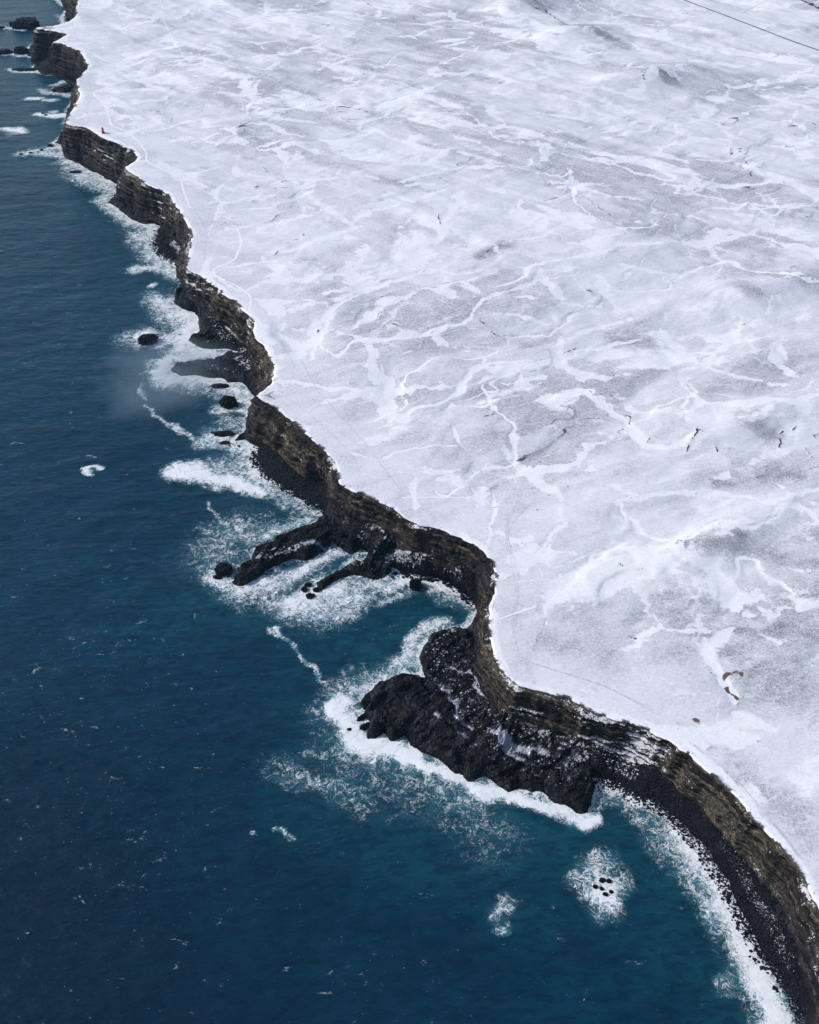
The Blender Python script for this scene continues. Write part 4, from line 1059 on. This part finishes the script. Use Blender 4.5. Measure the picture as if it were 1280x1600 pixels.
# ------------------------------------------------------------------ air: thin haze over everything, a bank of spray off the far cliffs
def volume_box(name, lo, hi, col, dens, noisy=None):
    bm = bmesh.new(); bmesh.ops.create_cube(bm, size=1)
    for v_ in bm.verts: v_.co = [(lo[k] + hi[k]) / 2 + v_.co[k] * (hi[k] - lo[k]) for k in range(3)]
    me = bpy.data.meshes.new(name); bm.to_mesh(me); bm.free(); m = bpy.data.materials.new(name); m.use_nodes = True; t_ = m.node_tree; t_.nodes.remove(t_.nodes['Principled BSDF'])
    v = t_.nodes.new('ShaderNodeVolumePrincipled'); v.inputs['Color'].default_value = (*col, 1); v.inputs['Density'].default_value = dens; v.inputs['Anisotropy'].default_value = .1
    t_.links.new(v.outputs[0], t_.nodes['Material Output'].inputs['Volume']); me.materials.append(m)
    o = bpy.data.objects.new(name, me); COL.objects.link(o); tag(o, kind='stuff'); return o, t_, v
hz, _, _ = volume_box('haze', (-45000, -45000, -12), (45000, 45000, 420), (.34, .66, 1.0), .000035)

def spray(name, u, v, wx, wy, hgt, dens):
    x, y = U(u, v, 0); o, t_, vv = volume_box(name, (x - wx, y - wy, .6), (x + wx, y + wy, hgt), (.58, .78, 1.), 0)
    tc = t_.nodes.new('ShaderNodeTexCoord'); nz_ = t_.nodes.new('ShaderNodeTexNoise'); nz_.inputs['Scale'].default_value = .03; nz_.inputs['Detail'].default_value = 3
    t_.links.new(tc.outputs['Object'], nz_.inputs[0])
    mp = t_.nodes.new('ShaderNodeVectorMath'); mp.operation = 'MULTIPLY_ADD'; t_.links.new(tc.outputs['Object'], mp.inputs[0]); mp.inputs[1].default_value = (1 / wx, 1 / wy, 2. / hgt); mp.inputs[2].default_value = (-x / wx, -y / wy, -1)
    ln_ = t_.nodes.new('ShaderNodeVectorMath'); ln_.operation = 'LENGTH'; t_.links.new(mp.outputs[0], ln_.inputs[0])
    a1 = t_.nodes.new('ShaderNodeMath'); a1.operation = 'MULTIPLY_ADD'; t_.links.new(nz_.outputs[0], a1.inputs[0]); a1.inputs[1].default_value = 1.3; a1.inputs[2].default_value = .35
    a2 = t_.nodes.new('ShaderNodeMath'); a2.operation = 'SUBTRACT'; t_.links.new(a1.outputs[0], a2.inputs[0]); t_.links.new(ln_.outputs[1], a2.inputs[1])
    a3 = t_.nodes.new('ShaderNodeMath'); a3.operation = 'MULTIPLY'; a3.use_clamp = False; t_.links.new(a2.outputs[0], a3.inputs[0]); a3.inputs[1].default_value = dens * 1.6
    a4 = t_.nodes.new('ShaderNodeMath'); a4.operation = 'MAXIMUM'; t_.links.new(a3.outputs[0], a4.inputs[0]); a4.inputs[1].default_value = 0
    t_.links.new(a4.outputs[0], vv.inputs['Density'])
spray('sea_spray', 262, 598, 50, 52, 12, .030)
